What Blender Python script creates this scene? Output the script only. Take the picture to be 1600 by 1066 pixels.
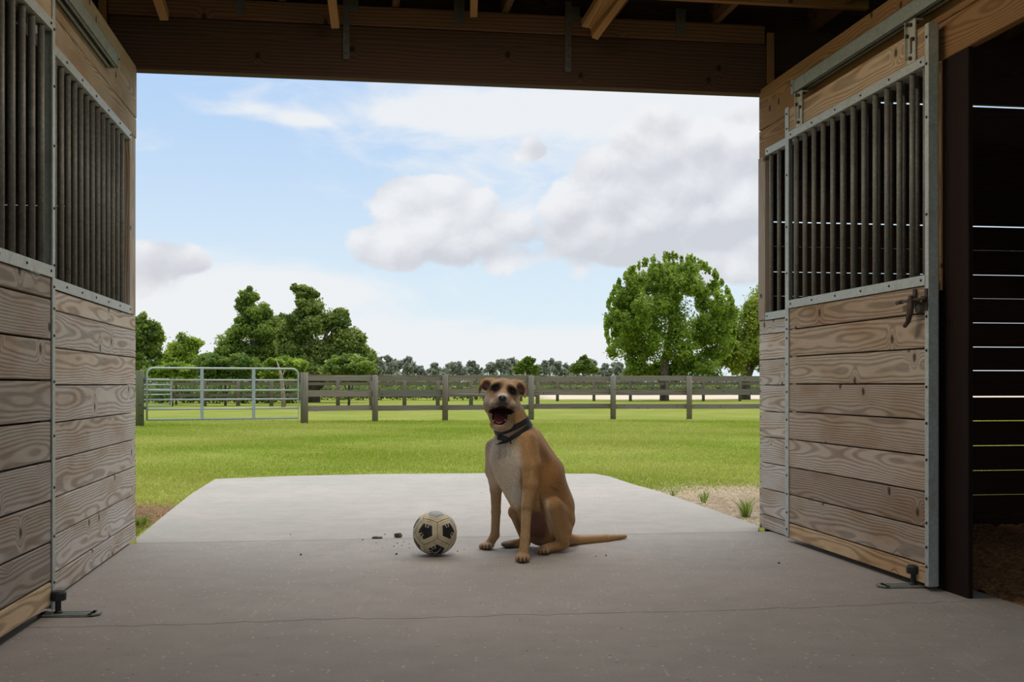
import bpy, bmesh, math, random
import numpy as np
from mathutils import Vector, Matrix

random.seed(7); np.random.seed(7)
for o in list(bpy.data.objects): bpy.data.objects.remove(o)
scene = bpy.context.scene
COL = scene.collection
R = math.radians

# ------------------------------------------------------------------ camera
F, H, HOR = 1760.0, 0.85, 601.0            # focal length in px (1600 wide), eye height, horizon row
cam_d = bpy.data.cameras.new('camera')
cam_d.sensor_width = 36.0
cam_d.lens = 36.0 * F / 1600.0
cam_d.shift_y = (HOR - 533.0) / 1600.0
cam_d.clip_end = 3000
cam = bpy.data.objects.new('camera', cam_d)
COL.objects.link(cam)
cam.location = (0, 0, H)
cam.rotation_euler = (R(90), 0, 0)
scene.camera = cam

# ------------------------------------------------------------------ colour management
scene.view_settings.view_transform = 'Standard'
scene.view_settings.look = 'None'
scene.view_settings.gamma = 1
scene.view_settings.use_curve_mapping = False
scene.view_settings.exposure = 0.0

# ------------------------------------------------------------------ node helper
class NT:
    def __init__(self, nt): self.nt = nt
    def node(self, t, **kw):
        n = self.nt.nodes.new(t)
        for k, v in kw.items(): setattr(n, k, v)
        return n
    def put(self, sock, v):
        if v is None: return
        if isinstance(v, bpy.types.NodeSocket): self.nt.links.new(v, sock)
        else:
            if sock.type == 'RGBA' and len(v) == 3: v = (*v, 1)
            sock.default_value = v
    def math(self, op, a, b=None, c=None, clamp=False):
        n = self.node('ShaderNodeMath', operation=op, use_clamp=clamp)
        self.put(n.inputs[0], a); self.put(n.inputs[1], b); self.put(n.inputs[2], c)
        return n.outputs[0]
    def vmath(self, op, a, b=None):
        n = self.node('ShaderNodeVectorMath', operation=op)
        self.put(n.inputs[0], a); self.put(n.inputs[1], b)
        return n.outputs['Value'] if op in ('DOT_PRODUCT', 'LENGTH', 'DISTANCE') else n.outputs[0]
    def mix(self, f, a, b, blend='MIX'):
        n = self.node('ShaderNodeMix', data_type='RGBA', blend_type=blend)
        self.put(n.inputs[0], f); self.put(n.inputs[6], a); self.put(n.inputs[7], b)
        return n.outputs[2]
    def noise(self, vec, scale=1.0, detail=3.0, rough=0.5, dist=0.0):
        n = self.node('ShaderNodeTexNoise')
        self.put(n.inputs['Vector'], vec); self.put(n.inputs['Scale'], scale)
        self.put(n.inputs['Detail'], detail); self.put(n.inputs['Roughness'], rough)
        self.put(n.inputs['Distortion'], dist)
        return n.outputs[0]
    def ramp(self, v, lo, hi, a=0.0, b=1.0, smooth=True):
        n = self.node('ShaderNodeMapRange')
        n.interpolation_type = 'SMOOTHSTEP' if smooth else 'LINEAR'
        n.clamp = True
        self.put(n.inputs[0], v); self.put(n.inputs[1], lo); self.put(n.inputs[2], hi)
        self.put(n.inputs[3], a); self.put(n.inputs[4], b)
        return n.outputs[0]
    def comb(self, x, y, z):
        n = self.node('ShaderNodeCombineXYZ')
        self.put(n.inputs[0], x); self.put(n.inputs[1], y); self.put(n.inputs[2], z)
        return n.outputs[0]
    def sep(self, v):
        n = self.node('ShaderNodeSeparateXYZ'); self.put(n.inputs[0], v)
        return n.outputs
    def voronoi(self, vec, scale, feature='F1', dims='3D', rnd=1.0):
        n = self.node('ShaderNodeTexVoronoi', feature=feature, voronoi_dimensions=dims)
        self.put(n.inputs['Vector'], vec); self.put(n.inputs['Scale'], scale)
        self.put(n.inputs['Randomness'], rnd)
        return n.outputs

# ------------------------------------------------------------------ world: bright summer sky with cumulus
def build_world():
    w = bpy.data.worlds.new('sky'); scene.world = w; w.use_nodes = True
    nt = w.node_tree; nt.nodes.clear(); N = NT(nt)
    tc = N.node('ShaderNodeTexCoord')
    d = N.vmath('NORMALIZE', tc.outputs['Generated'])
    x, y, z = N.sep(d)[:3]
    az = N.math('ARCTAN2', x, y)
    el = N.math('ARCSINE', z)
    # clear sky: deeper blue higher up, milky toward the horizon
    t = N.ramp(el, 0.0, 0.30)
    base = N.mix(t, (0.76, 0.88, 0.94), (0.45, 0.645, 0.93))
    # cloud field (3-D noise on the direction) used all round the sky
    p = N.vmath('MULTIPLY', d, (1.0, 1.0, 1.25))
    pw = N.vmath('MULTIPLY', d, (1.0, 1.0, 2.6))
    n_big = N.noise(pw, 3.2, 4, 0.5)
    n_wisp = N.noise(pw, 11.0, 6, 0.6, 0.5)
    def puffs(off):
        q = N.vmath('ADD', p, off)
        n1 = N.noise(q, 9.0, 2, 0.5); n2 = N.noise(q, 22.0, 7, 0.62, 0.25)
        v = N.node('ShaderNodeTexVoronoi', feature='SMOOTH_F1'); N.put(v.inputs['Vector'], q); v.inputs['Scale'].default_value = 24.0; v.inputs['Smoothness'].default_value = 0.35
        w = N.math('SUBTRACT', 0.75, v.outputs['Distance'])
        return N.math('ADD', N.math('ADD', N.math('MULTIPLY', n1, 0.35), N.math('MULTIPLY', n2, 0.62)), N.math('MULTIPLY', w, 0.50))
    bill = puffs((0.0, 0.0, 0.0)); bill_up = puffs((-0.006, 0.0, 0.016))
    def bump(px, py, rx, ry, amp):
        a0 = math.atan2(px - 800, F); e0 = math.atan2(HOR - py, math.hypot(F, px - 800))
        da = N.math('DIVIDE', N.math('SUBTRACT', az, a0), rx / F)
        de = N.math('DIVIDE', N.math('SUBTRACT', el, e0), ry / F)
        r2 = N.math('ADD', N.math('MULTIPLY', da, da), N.math('MULTIPLY', de, de))
        return N.math('MULTIPLY', N.math('EXPONENT', N.math('MULTIPLY', r2, -1.0)), amp)
    def total(lst, start):
        s = start
        for b in lst: s = N.math('ADD', s, bump(*b))
        return s
    # veil of thin cloud
    veil = total([(1080, 165, 400, 70, 0.60), (760, 180, 200, 26, 0.42), (650, 175, 120, 20, 0.2), (475, 188, 42, 9, 0.55), (400, 172, 60, 14, 0.3), (300, 300, 260, 90, -0.25),
                  (330, 470, 230, 70, 0.75), (560, 455, 120, 24, 0.4), (700, 535, 420, 30, 0.60), (1020, 540, 220, 34, 0.3), (890, 460, 130, 36, -0.35), (560, 560, 500, 22, 0.3)],
                 N.math('MULTIPLY', N.math('SUBTRACT', n_big, 0.44), 0.9))
    veil = N.math('ADD', veil, N.math('MULTIPLY', N.math('SUBTRACT', n_wisp, 0.5), 1.2))
    veil_m = N.ramp(veil, 0.02, 0.62, 0.0, 0.95)
    sky = N.mix(veil_m, base, (0.86, 0.885, 0.91))
    # cumulus bodies
    cum = total([(630, 340, 62, 55, 0.75), (690, 310, 58, 45, 0.55), (715, 330, 50, 40, 0.3), (690, 400, 110, 40, 0.55), (575, 395, 60, 40, 0.45), (600, 300, 45, 30, 0.35), (770, 360, 60, 40, 0.25),
                 (860, 385, 120, 42, 0.55), (940, 320, 80, 55, 0.55), (1030, 290, 110, 100, 0.80), (1160, 330, 190, 130, 0.85), (835, 236, 20, 13, 0.55), (1190, 220, 130, 60, 0.4),
                 (270, 400, 115, 46, 0.60), (220, 430, 80, 40, 0.35), (540, 420, 80, 20, 0.35), (720, 430, 60, 18, 0.25),
                 (695, 502, 44, 10, 0.5), (590, 500, 60, 9, 0.35), (560, 465, 70, 12, 0.3), (700, 250, 60, 16, -0.3)],
                N.math('MULTIPLY', N.math('SUBTRACT', n_big, 0.60), 1.2))
    body = cum
    cum = N.math('ADD', cum, N.math('MULTIPLY', N.math('SUBTRACT', bill, 0.655), 1.30))
    cum_m = N.ramp(cum, 0.26, 0.46)
    # each billow is lit on its upper side; the thick undersides are greyer
    lit = N.math('MULTIPLY', N.math('SUBTRACT', bill, bill_up), 1.9)
    under = total([(690, 415, 130, 34, 0.35), (900, 400, 160, 34, 0.4), (1120, 380, 190, 80, 0.5), (270, 415, 120, 36, 0.5), (540, 425, 80, 14, 0.3), (695, 506, 44, 8, 0.5), (590, 500, 60, 9, 0.4), (1080, 260, 90, 40, 0.2)], N.math('MULTIPLY', n_big, 0.5))
    shade = N.math('SUBTRACT', N.math('ADD', under, N.math('MULTIPLY', body, 0.10)), lit)
    ccol = N.mix(N.ramp(shade, 0.10, 0.95, smooth=False), (0.875, 0.885, 0.91), (0.63, 0.645, 0.695))
    sky = N.mix(N.math('MULTIPLY', cum_m, 0.93), sky, ccol)
    bg = N.node('ShaderNodeBackground'); N.put(bg.inputs[0], sky); bg.inputs[1].default_value = 1.0
    out = N.node('ShaderNodeOutputWorld'); nt.links.new(bg.outputs[0], out.inputs[0])
    w.cycles.sampling_method = 'MANUAL'; w.cycles.sample_map_resolution = 1024
build_world()

# sun, well diffused by the cloud
sun_d = bpy.data.lights.new('sun', 'SUN'); sun_d.energy = 3.7; sun_d.angle = R(90); sun_d.color = (1.0, 0.95, 0.87)
sun = bpy.data.objects.new('sun', sun_d); COL.objects.link(sun)
sun.rotation_euler = (R(-13), R(8), 0)
sun.location = (0, 20, 20)

# ------------------------------------------------------------------ object helpers
W = {}                                        # world matrices by object (no depsgraph needed)
def at(px, py, Y): return Vector(((px - 800) / F * Y, Y, H + (HOR - py) / F * Y))
def ground(px, py, z=0.0):
    Y = (H - z) * F / (py - HOR); return Vector(((px - 800) / F * Y, Y, z))
def link(name, data, M, parent=None):
    o = bpy.data.objects.new(name, data); COL.objects.link(o)
    W[o] = M.copy()
    if parent is not None:
        o.parent = parent
        o.matrix_local = W[parent].inverted() @ M
    else: o.matrix_world = M
    return o
def tag(o, label=None, cat=None, group=None, kind=None):
    if label: o['label'] = label
    if cat: o['category'] = cat
    if group: o['group'] = group
    if kind: o['kind'] = kind
    return o
def thing(name, M, label, cat, group=None, kind=None):
    if isinstance(M, Vector): M = Matrix.Translation(M)
    o = link(name, None, M); o.empty_display_size = 0.1
    return tag(o, label, cat, group, kind)
def T(x, y, z): return Matrix.Translation((x, y, z))
def frame(origin, u):
    u = Vector((u[0], u[1], 0)).normalized(); n = Vector((-u.y, u.x, 0))
    M = Matrix.Identity(4)
    for i in range(3):
        M[i][0] = u[i]; M[i][1] = n[i]; M[i][2] = (0, 0, 1)[i]; M[i][3] = origin[i]
    return M
AX = {'x': Matrix.Identity(4),
      'y': Matrix.Rotation(R(90), 4, 'Z'),
      'z': Matrix(((0, 0, -1, 0), (0, 1, 0, 0), (1, 0, 0, 0), (0, 0, 0, 1)))}
_cache = {}
def box_mesh(l, w, h, bev, mat):
    key = (round(l, 4), round(w, 4), round(h, 4), bev, mat.name)
    if key in _cache: return _cache[key]
    bm = bmesh.new(); bmesh.ops.create_cube(bm, size=1.0)
    for v in bm.verts: v.co = Vector((v.co.x * l, v.co.y * w, v.co.z * h))
    if bev: bmesh.ops.bevel(bm, geom=bm.edges[:], offset=min(bev, 0.3 * min(l, w, h)), segments=1, affect='EDGES')
    me = bpy.data.meshes.new('box'); bm.to_mesh(me); bm.free(); me.materials.append(mat)
    _cache[key] = me
    return me
def box(name, fr, b, mat, parent=None, axis='x', bev=0.003, tint=None):
    """b = x0,x1,y0,y1,z0,z1 in frame fr; the grain runs along `axis`."""
    s = (b[1] - b[0], b[3] - b[2], b[5] - b[4])
    c = ((b[0] + b[1]) / 2, (b[2] + b[3]) / 2, (b[4] + b[5]) / 2)
    dims = {'x': s, 'y': (s[1], s[0], s[2]), 'z': (s[2], s[1], s[0])}[axis]
    o = link(name, box_mesh(*dims, bev, mat), fr @ T(*c) @ AX[axis], parent)
    if tint: o.color = (*tint, 1)
    return o
class MB:
    """collects shapes in one mesh"""
    def __init__(self): self.v = []; self.f = []
    def add(self, vs, fs):
        k = len(self.v); self.v += [tuple(p) for p in vs]; self.f += [tuple(i + k for i in f) for f in fs]
    def box(self, x0, x1, y0, y1, z0, z1):
        vs = [(x, y, z) for x in (x0, x1) for y in (y0, y1) for z in (z0, z1)]
        self.add(vs, [(0, 1, 3, 2), (4, 6, 7, 5), (0, 4, 5, 1), (2, 3, 7, 6), (0, 2, 6, 4), (1, 5, 7, 3)])
    def tube(self, pts, rad, n=8, caps=True):
        pts = [Vector(p) for p in pts]
        if not isinstance(rad, (list, tuple)): rad = [rad] * len(pts)
        rings = []; up = None
        for i, p in enumerate(pts):
            a = pts[max(i - 1, 0)]; b = pts[min(i + 1, len(pts) - 1)]
            t = (b - a).normalized()
            if up is None:
                up = Vector((0, 0, 1)) if abs(t.z) < 0.9 else Vector((1, 0, 0))
            s = t.cross(up).normalized(); up = s.cross(t).normalized()
            rings.append([p + (s * math.cos(2 * math.pi * k / n) + up * math.sin(2 * math.pi * k / n)) * rad[i] for k in range(n)])
        vs = [q for r in rings for q in r]; fs = []
        for i in range(len(pts) - 1):
            for k in range(n):
                a = i * n + k; b = i * n + (k + 1) % n
                fs.append((a, b, b + n, a + n))
        if caps:
            fs.append(tuple(range(n - 1, -1, -1))); m = (len(pts) - 1) * n
            fs.append(tuple(m + k for k in range(n)))
        self.add(vs, fs)
    def prism(self, poly, h0, h1):          # poly in xy, extruded in z
        n = len(poly)
        vs = [(x, y, h0) for x, y in poly] + [(x, y, h1) for x, y in poly]
        fs = [tuple(range(n - 1, -1, -1)), tuple(range(n, 2 * n))]
        fs += [(i, (i + 1) % n, (i + 1) % n + n, i + n) for i in range(n)]
        self.add(vs, fs)
    def lathe(self, prof, n=16):            # prof: (r, z)
        vs = []; fs = []
        for r, z in prof:
            for k in range(n):
                a = 2 * math.pi * k / n; vs.append((r * math.cos(a), r * math.sin(a), z))
        for i in range(len(prof) - 1):
            for k in range(n):
                a = i * n + k; b = i * n + (k + 1) % n; fs.append((a, b, b + n, a + n))
        fs.append(tuple(range(n - 1, -1, -1))); m = (len(prof) - 1) * n
        fs.append(tuple(m + k for k in range(n)))
        self.add(vs, fs)
    def mesh(self, mat, smooth=False):
        me = bpy.data.meshes.new('mesh'); me.from_pydata(self.v, [], self.f); me.materials.append(mat)
        bm = bmesh.new(); bm.from_mesh(me); bmesh.ops.recalc_face_normals(bm, faces=bm.faces); bm.to_mesh(me); bm.free()
        if smooth: me.polygons.foreach_set('use_smooth', [True] * len(me.polygons))
        return me
    def build(self, name, fr, mat, parent=None, smooth=False):
        return link(name, self.mesh(mat, smooth), fr, parent)
def np_mesh(name, verts, faces, mat, colors=None, smooth=False):
    """verts (n,3), faces (m,k) with equal k, optional per-vertex colours"""
    me = bpy.data.meshes.new(name)
    n, (m, k) = len(verts), faces.shape
    me.vertices.add(n); me.vertices.foreach_set('co', np.ascontiguousarray(verts, dtype=np.float32).ravel())
    me.loops.add(m * k); me.loops.foreach_set('vertex_index', np.ascontiguousarray(faces, dtype=np.int32).ravel())
    me.polygons.add(m)
    me.polygons.foreach_set('loop_start', np.arange(0, m * k, k, dtype=np.int32))
    me.polygons.foreach_set('loop_total', np.full(m, k, dtype=np.int32))
    if smooth: me.polygons.foreach_set('use_smooth', np.ones(m, dtype=bool))
    if colors is not None:
        a = me.color_attributes.new('col', 'FLOAT_COLOR', 'POINT')
        c = np.ones((n, 4), dtype=np.float32); c[:, :3] = colors
        a.data.foreach_set('color', c.ravel())
    me.materials.append(mat); me.update(calc_edges=True); me.validate()
    return me

# ------------------------------------------------------------------ materials
MATS = {}
def new_mat(name):
    m = bpy.data.materials.new(name); m.use_nodes = True; nt = m.node_tree; nt.nodes.clear()
    N = NT(nt); b = N.node('ShaderNodeBsdfPrincipled'); o = N.node('ShaderNodeOutputMaterial')
    nt.links.new(b.outputs[0], o.inputs[0]); MATS[name] = m
    return m, N, b
def finish(N, b, col, rough=0.8, metal=0.0, height=None, hstr=0.3, hdist=0.01, spec=0.3):
    N.put(b.inputs['Base Color'], col); N.put(b.inputs['Roughness'], rough); N.put(b.inputs['Metallic'], metal)
    N.put(b.inputs['Specular IOR Level'], spec)
    if height is not None:
        bp = N.node('ShaderNodeBump'); bp.inputs['Strength'].default_value = hstr; bp.inputs['Distance'].default_value = hdist
        N.put(bp.inputs['Height'], height); N.nt.links.new(bp.outputs[0], b.inputs['Normal'])
def wood_mat(name, c_light, c_dark, c_grey, grey_lo=0.35, grey_hi=0.7, ring=0.0088, contrast=0.66, knots=True):
    m, N, b = new_mat(name)
    tc = N.node('ShaderNodeTexCoord'); oi = N.node('ShaderNodeObjectInfo')
    rnd = oi.outputs['Random']
    off = N.comb(N.math('MULTIPLY', rnd, 53.0), N.math('MULTIPLY', rnd, 17.0), N.math('MULTIPLY', rnd, 31.0))
    pc = tc.outputs['Object']
    x, y, z = N.sep(pc)[:3]
    q = N.vmath('ADD', pc, off)
    qs = N.vmath('MULTIPLY', q, (1.2, 4.0, 4.0))
    n1 = N.noise(qs, 1.0, 2); n2 = N.noise(N.vmath('ADD', qs, (9.1, 4.2, 7.7)), 0.8, 2)
    yy = N.math('ADD', N.math('ADD', y, 0.06), N.math('MULTIPLY', N.math('SUBTRACT', n1, 0.5), 0.075))
    zz = N.math('ADD', N.math('ADD', z, N.math('MULTIPLY', N.math('SUBTRACT', rnd, 0.5), 0.16)),
                N.math('MULTIPLY', N.math('SUBTRACT', n2, 0.5), 0.05))
    r = N.math('SQRT', N.math('ADD', N.math('MULTIPLY', yy, yy), N.math('MULTIPLY', zz, zz)))
    kn = None
    if knots:
        xo, yo, zo = N.sep(q)[:3]
        vv = N.voronoi(N.comb(xo, N.math('MULTIPLY', zo, 0.8), 0.0), 2.5, dims='2D')
        dk = N.math('DIVIDE', vv['Distance'], 2.5)
        g = N.math('EXPONENT', N.math('MULTIPLY', N.math('MULTIPLY', dk, dk), -1.0 / (0.030 ** 2)))
        r = N.math('ADD', r, N.math('MULTIPLY', g, 0.035))
        kn = N.ramp(N.math('ADD', dk, N.math('MULTIPLY', N.math('SUBTRACT', N.noise(q, 60.0, 2), 0.5), 0.014)), 0.008, 0.020, 1.0, 0.0)
    s = N.math('SINE', N.math('MULTIPLY', r, 2 * math.pi / ring))
    s = N.ramp(s, -0.6, 1.0)
    fine = N.noise(N.vmath('MULTIPLY', q, (9.0, 160.0, 160.0)), 1.0, 3, 0.6)
    blot = N.noise(N.vmath('MULTIPLY', q, (2.2, 7.0, 7.0)), 1.0, 3, 0.6)
    f = N.math('ADD', N.math('MULTIPLY', s, contrast), N.math('MULTIPLY', N.math('SUBTRACT', fine, 0.5), 0.7), clamp=True)
    col = N.mix(f, c_light, c_dark)
    gm = N.ramp(blot, grey_lo, grey_hi)
    gcol = N.mix(f, c_grey, tuple(k * 0.46 for k in c_grey))
    col = N.mix(gm, col, gcol)
    if kn is not None: col = N.mix(N.math('MULTIPLY', kn, 0.9), col, tuple(k * 0.28 for k in c_dark))
    col = N.mix(N.ramp(fine, 0.66, 0.78, 0.0, 0.45), col, tuple(k * 0.35 for k in c_dark))
    col = N.mix(1.0, col, oi.outputs['Color'], 'MULTIPLY')
    hgt = N.math('ADD', N.math('MULTIPLY', s, -0.6), N.math('MULTIPLY', fine, 0.6))
    finish(N, b, col, 0.82, 0.0, hgt, 0.45, 0.003, 0.2)
    return m
M_WEATHER = wood_mat('weathered_plank', (0.45, 0.345, 0.25), (0.185, 0.130, 0.090), (0.53, 0.465, 0.395), 0.28, 0.62)
M_TIMBER = wood_mat('brown_timber', (0.33, 0.19, 0.085), (0.17, 0.085, 0.036), (0.26, 0.165, 0.09), 0.5, 0.8)
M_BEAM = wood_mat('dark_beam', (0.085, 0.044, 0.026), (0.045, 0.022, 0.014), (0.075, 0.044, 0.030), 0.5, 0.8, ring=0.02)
M_RAFTER = wood_mat('rafter_pine', (0.42, 0.22, 0.085), (0.26, 0.12, 0.04), (0.35, 0.2, 0.09), 0.55, 0.8)
M_DARKW = wood_mat('dark_brown_plank', (0.060, 0.030, 0.020), (0.030, 0.014, 0.010), (0.05, 0.03, 0.022), 0.5, 0.8, knots=False)  # very dark brown, nearly black wood
M_FENCE = wood_mat('fence_plank', (0.28, 0.215, 0.16), (0.17, 0.125, 0.092), (0.29, 0.24, 0.195), 0.3, 0.7, ring=0.03)

def metal_mat(name, c1, c2, c3, rough=0.5, metal=0.35):
    m, N, b = new_mat(name)
    p = N.node('ShaderNodeNewGeometry').outputs['Position']
    v = N.voronoi(p, 60.0)['Distance']; n = N.noise(p, 14.0, 4, 0.6); s = N.noise(p, 130.0, 3, 0.6)
    col = N.mix(N.ramp(v, 0.1, 0.7), c1, c2)
    col = N.mix(N.ramp(n, 0.5, 0.75, 0.0, 0.7), col, c3)
    col = N.mix(N.ramp(s, 0.64, 0.72, 0.0, 0.5), col, tuple(k * 0.4 for k in c3))
    finish(N, b, col, rough, metal, s, 0.15, 0.002, 0.4)
    return m
M_GALV = metal_mat('galvanised_steel', (0.50, 0.50, 0.455), (0.42, 0.42, 0.385), (0.34, 0.31, 0.25), 0.55)
M_GALVG = metal_mat('green_grey_track_steel', (0.33, 0.345, 0.295), (0.27, 0.285, 0.245), (0.22, 0.21, 0.16), 0.5)
M_BAR = metal_mat('dusty_steel_bar', (0.24, 0.225, 0.19), (0.185, 0.17, 0.14), (0.12, 0.098, 0.07), 0.6, 0.3)
M_ZINC = metal_mat('pale_zinc_plate', (0.52, 0.50, 0.41), (0.45, 0.43, 0.34), (0.33, 0.29, 0.2), 0.5)
M_GATE = metal_mat('painted_gate_tube', (0.44, 0.46, 0.45), (0.38, 0.40, 0.39), (0.34, 0.35, 0.33), 0.5, 0.3)
M_STRAP = metal_mat('dull_strap_steel', (0.11, 0.10, 0.09), (0.09, 0.08, 0.07), (0.07, 0.055, 0.04), 0.6)
M_RUST = metal_mat('rusty_iron', (0.10, 0.055, 0.035), (0.06, 0.035, 0.025), (0.16, 0.08, 0.045), 0.6, 0.4)
def plain_mat(name, c, rough=0.6, metal=0.0, spec=0.4, var=0.25, sc=40.0):
    m, N, b = new_mat(name)
    p = N.node('ShaderNodeTexCoord').outputs['Object']
    n = N.noise(p, sc, 3, 0.6)
    col = N.mix(N.ramp(n, 0.3, 0.7), tuple(k * (1 - var) for k in c), tuple(min(1, k * (1 + var)) for k in c))
    finish(N, b, col, rough, metal, n, 0.1, 0.002, spec)
    return m
M_BLACK = plain_mat('black_rubber', (0.018, 0.018, 0.018), 0.55)
M_SCREW = plain_mat('dark_screw', (0.03, 0.027, 0.024), 0.5, 0.5)

def concrete_mat(name, c1, c2, speck=1.0, stain=None):
    m, N, b = new_mat(name)
    p = N.node('ShaderNodeNewGeometry').outputs['Position']
    big = N.noise(p, 0.9, 4, 0.55); mid = N.noise(p, 6.0, 4, 0.6); fine = N.noise(p, 120.0, 3, 0.65)
    streak = N.noise(N.vmath('MULTIPLY', p, (34.0, 2.2, 1.0)), 1.0, 3, 0.6, 0.4)
    col = N.mix(N.ramp(big, 0.3, 0.7), c1, c2)
    col = N.mix(N.ramp(mid, 0.35, 0.75, 0.0, 0.35), col, tuple(k * 0.72 for k in c1))
    col = N.mix(N.math('MULTIPLY', N.ramp(streak, 0.58, 0.72), N.ramp(big, 0.45, 0.6, 0.0, 0.22)), col, tuple(min(1, k * 1.45) for k in c2))
    col = N.mix(N.ramp(fine, 0.35, 0.7, 0.0, 0.30), col, tuple(k * 0.60 for k in c1))
    vo = N.voronoi(p, 46.0); cell = N.sep(vo['Color'])[0]
    chip = N.math('MULTIPLY', N.ramp(vo['Distance'], 0.18, 0.30, 1.0, 0.0), N.ramp(cell, 0.87, 0.90))
    col = N.mix(N.math('MULTIPLY', chip, 0.65 * speck), col, (0.62, 0.60, 0.54))
    vo2 = N.voronoi(N.vmath('ADD', p, (3.3, 1.7, 0.4)), 34.0); cell2 = N.sep(vo2['Color'])[1]
    pit = N.math('MULTIPLY', N.ramp(vo2['Distance'], 0.12, 0.24, 1.0, 0.0), N.ramp(cell2, 0.93, 0.95))
    col = N.mix(N.math('MULTIPLY', pit, 0.55), col, (0.05, 0.045, 0.04))
    finish(N, b, col, 0.78, 0.0, N.math('ADD', fine, N.math('MULTIPLY', mid, 0.5)), 0.25, 0.004, 0.3)
    return m
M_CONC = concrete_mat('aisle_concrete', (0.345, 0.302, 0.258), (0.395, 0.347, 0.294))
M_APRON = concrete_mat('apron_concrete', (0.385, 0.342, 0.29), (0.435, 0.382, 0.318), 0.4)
def attr_mat(name, rough=0.8, spec=0.2, noise_sc=None, trans=0.0, bump=0.0, var=0.5):
    m, N, b = new_mat(name)
    a = N.node('ShaderNodeAttribute', attribute_name='col').outputs['Color']; col = a; h = None
    if noise_sc:
        p = N.node('ShaderNodeTexCoord').outputs['Object']
        n = N.noise(N.vmath('MULTIPLY', p, (1, 1, 0.35)), noise_sc, 4, 0.65); h = n
        col = N.mix(N.ramp(n, 0.3, 0.75, 0.0, var), a, N.mix(1.0, a, (0.45, 0.42, 0.4), 'MULTIPLY'))
    finish(N, b, col, rough, 0.0, h, bump, 0.004, spec)
    if trans:
        nt = m.node_tree; tr = N.node('ShaderNodeBsdfTranslucent'); N.put(tr.inputs[0], col)
        mx = N.node('ShaderNodeMixShader'); mx.inputs[0].default_value = trans
        out = [n for n in nt.nodes if n.type == 'OUTPUT_MATERIAL'][0]
        nt.links.new(b.outputs[0], mx.inputs[1]); nt.links.new(tr.outputs[0], mx.inputs[2]); nt.links.new(mx.outputs[0], out.inputs[0])
    return m
M_LEAF = attr_mat('leaf', 0.55, 0.35, trans=0.5)
M_BLADE = attr_mat('grass_blade', 0.6, 0.25, trans=0.35)
M_FUR = attr_mat('dog_fur', 0.72, 0.25, 190.0, bump=0.35, var=0.55)
M_BARK = plain_mat('bark', (0.14, 0.105, 0.075), 0.9, var=0.4, sc=9.0)
M_DEADW = plain_mat('bare_dead_wood', (0.34, 0.26, 0.18), 0.9, var=0.3, sc=9.0)
def lawn_mat():
    m, N, b = new_mat('lawn_ground')
    p = N.node('ShaderNodeNewGeometry').outputs['Position']
    x, y, z = N.sep(p)[:3]
    n1 = N.noise(N.vmath('MULTIPLY', p, (0.5, 0.35, 0.5)), 1.0, 5, 0.62); n2 = N.noise(p, 14.0, 4, 0.7); n3 = N.noise(p, 2.6, 4, 0.6)
    col = N.mix(N.ramp(n1, 0.35, 0.65), (0.205, 0.245, 0.022), (0.30, 0.29, 0.058))
    col = N.mix(N.ramp(n2, 0.35, 0.7, 0.0, 0.55), col, (0.15, 0.20, 0.02))
    col = N.mix(N.ramp(N.math('ADD', n3, N.math('MULTIPLY', n1, 0.4)), 0.72, 0.95, 0.0, 0.5), col, (0.24, 0.17, 0.07))
    # trodden sandy patch beside the right of the apron, dead grass beside the left
    def patch(cx, cy, rx, ry, c, col):
        dx = N.math('DIVIDE', N.math('SUBTRACT', x, cx), rx); dy = N.math('DIVIDE', N.math('SUBTRACT', y, cy), ry)
        d = N.math('ADD', N.math('ADD', N.math('MULTIPLY', dx, dx), N.math('MULTIPLY', dy, dy)), N.math('MULTIPLY', N.math('SUBTRACT', n3, 0.5), 1.6))
        return N.mix(N.ramp(d, 0.6, 1.25, 1.0, 0.0), col, N.mix(N.ramp(n2, 0.3, 0.75), c, tuple(k * 0.55 for k in c)))
    col = patch(1.9, 8.4, 1.15, 1.5, (0.52, 0.41, 0.28), col)
    col = patch(-2.75, 7.55, 0.65, 0.75, (0.30, 0.17, 0.085), col)
    # the sandy riding arena far behind on the right
    a = N.math('MULTIPLY', N.ramp(y, 66.0, 68.0), N.ramp(y, 92.0, 95.0, 1.0, 0.0))
    a = N.math('MULTIPLY', a, N.ramp(x, 0.8, 3.0))
    col = N.mix(a, col, (0.62, 0.49, 0.37))
    finish(N, b, col, 0.95, 0.0, n2, 0.6, 0.03, 0.1)
    return m
M_LAWN = lawn_mat()
def shavings_mat():
    m, N, b = new_mat('wood_shavings')
    p = N.node('ShaderNodeNewGeometry').outputs['Position']
    v = N.voronoi(N.vmath('MULTIPLY', p, (1.0, 1.4, 1.0)), 70.0); n = N.noise(p, 22.0, 4, 0.7)
    col = N.mix(N.sep(v['Color'])[0], (0.30, 0.15, 0.06), (0.62, 0.36, 0.16))
    col = N.mix(N.ramp(n, 0.35, 0.7, 0.0, 0.8), col, (0.12, 0.055, 0.024))
    finish(N, b, col, 0.9, 0.0, v['Distance'], 0.6, 0.02, 0.1)
    return m
M_SHAV = shavings_mat()

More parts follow.
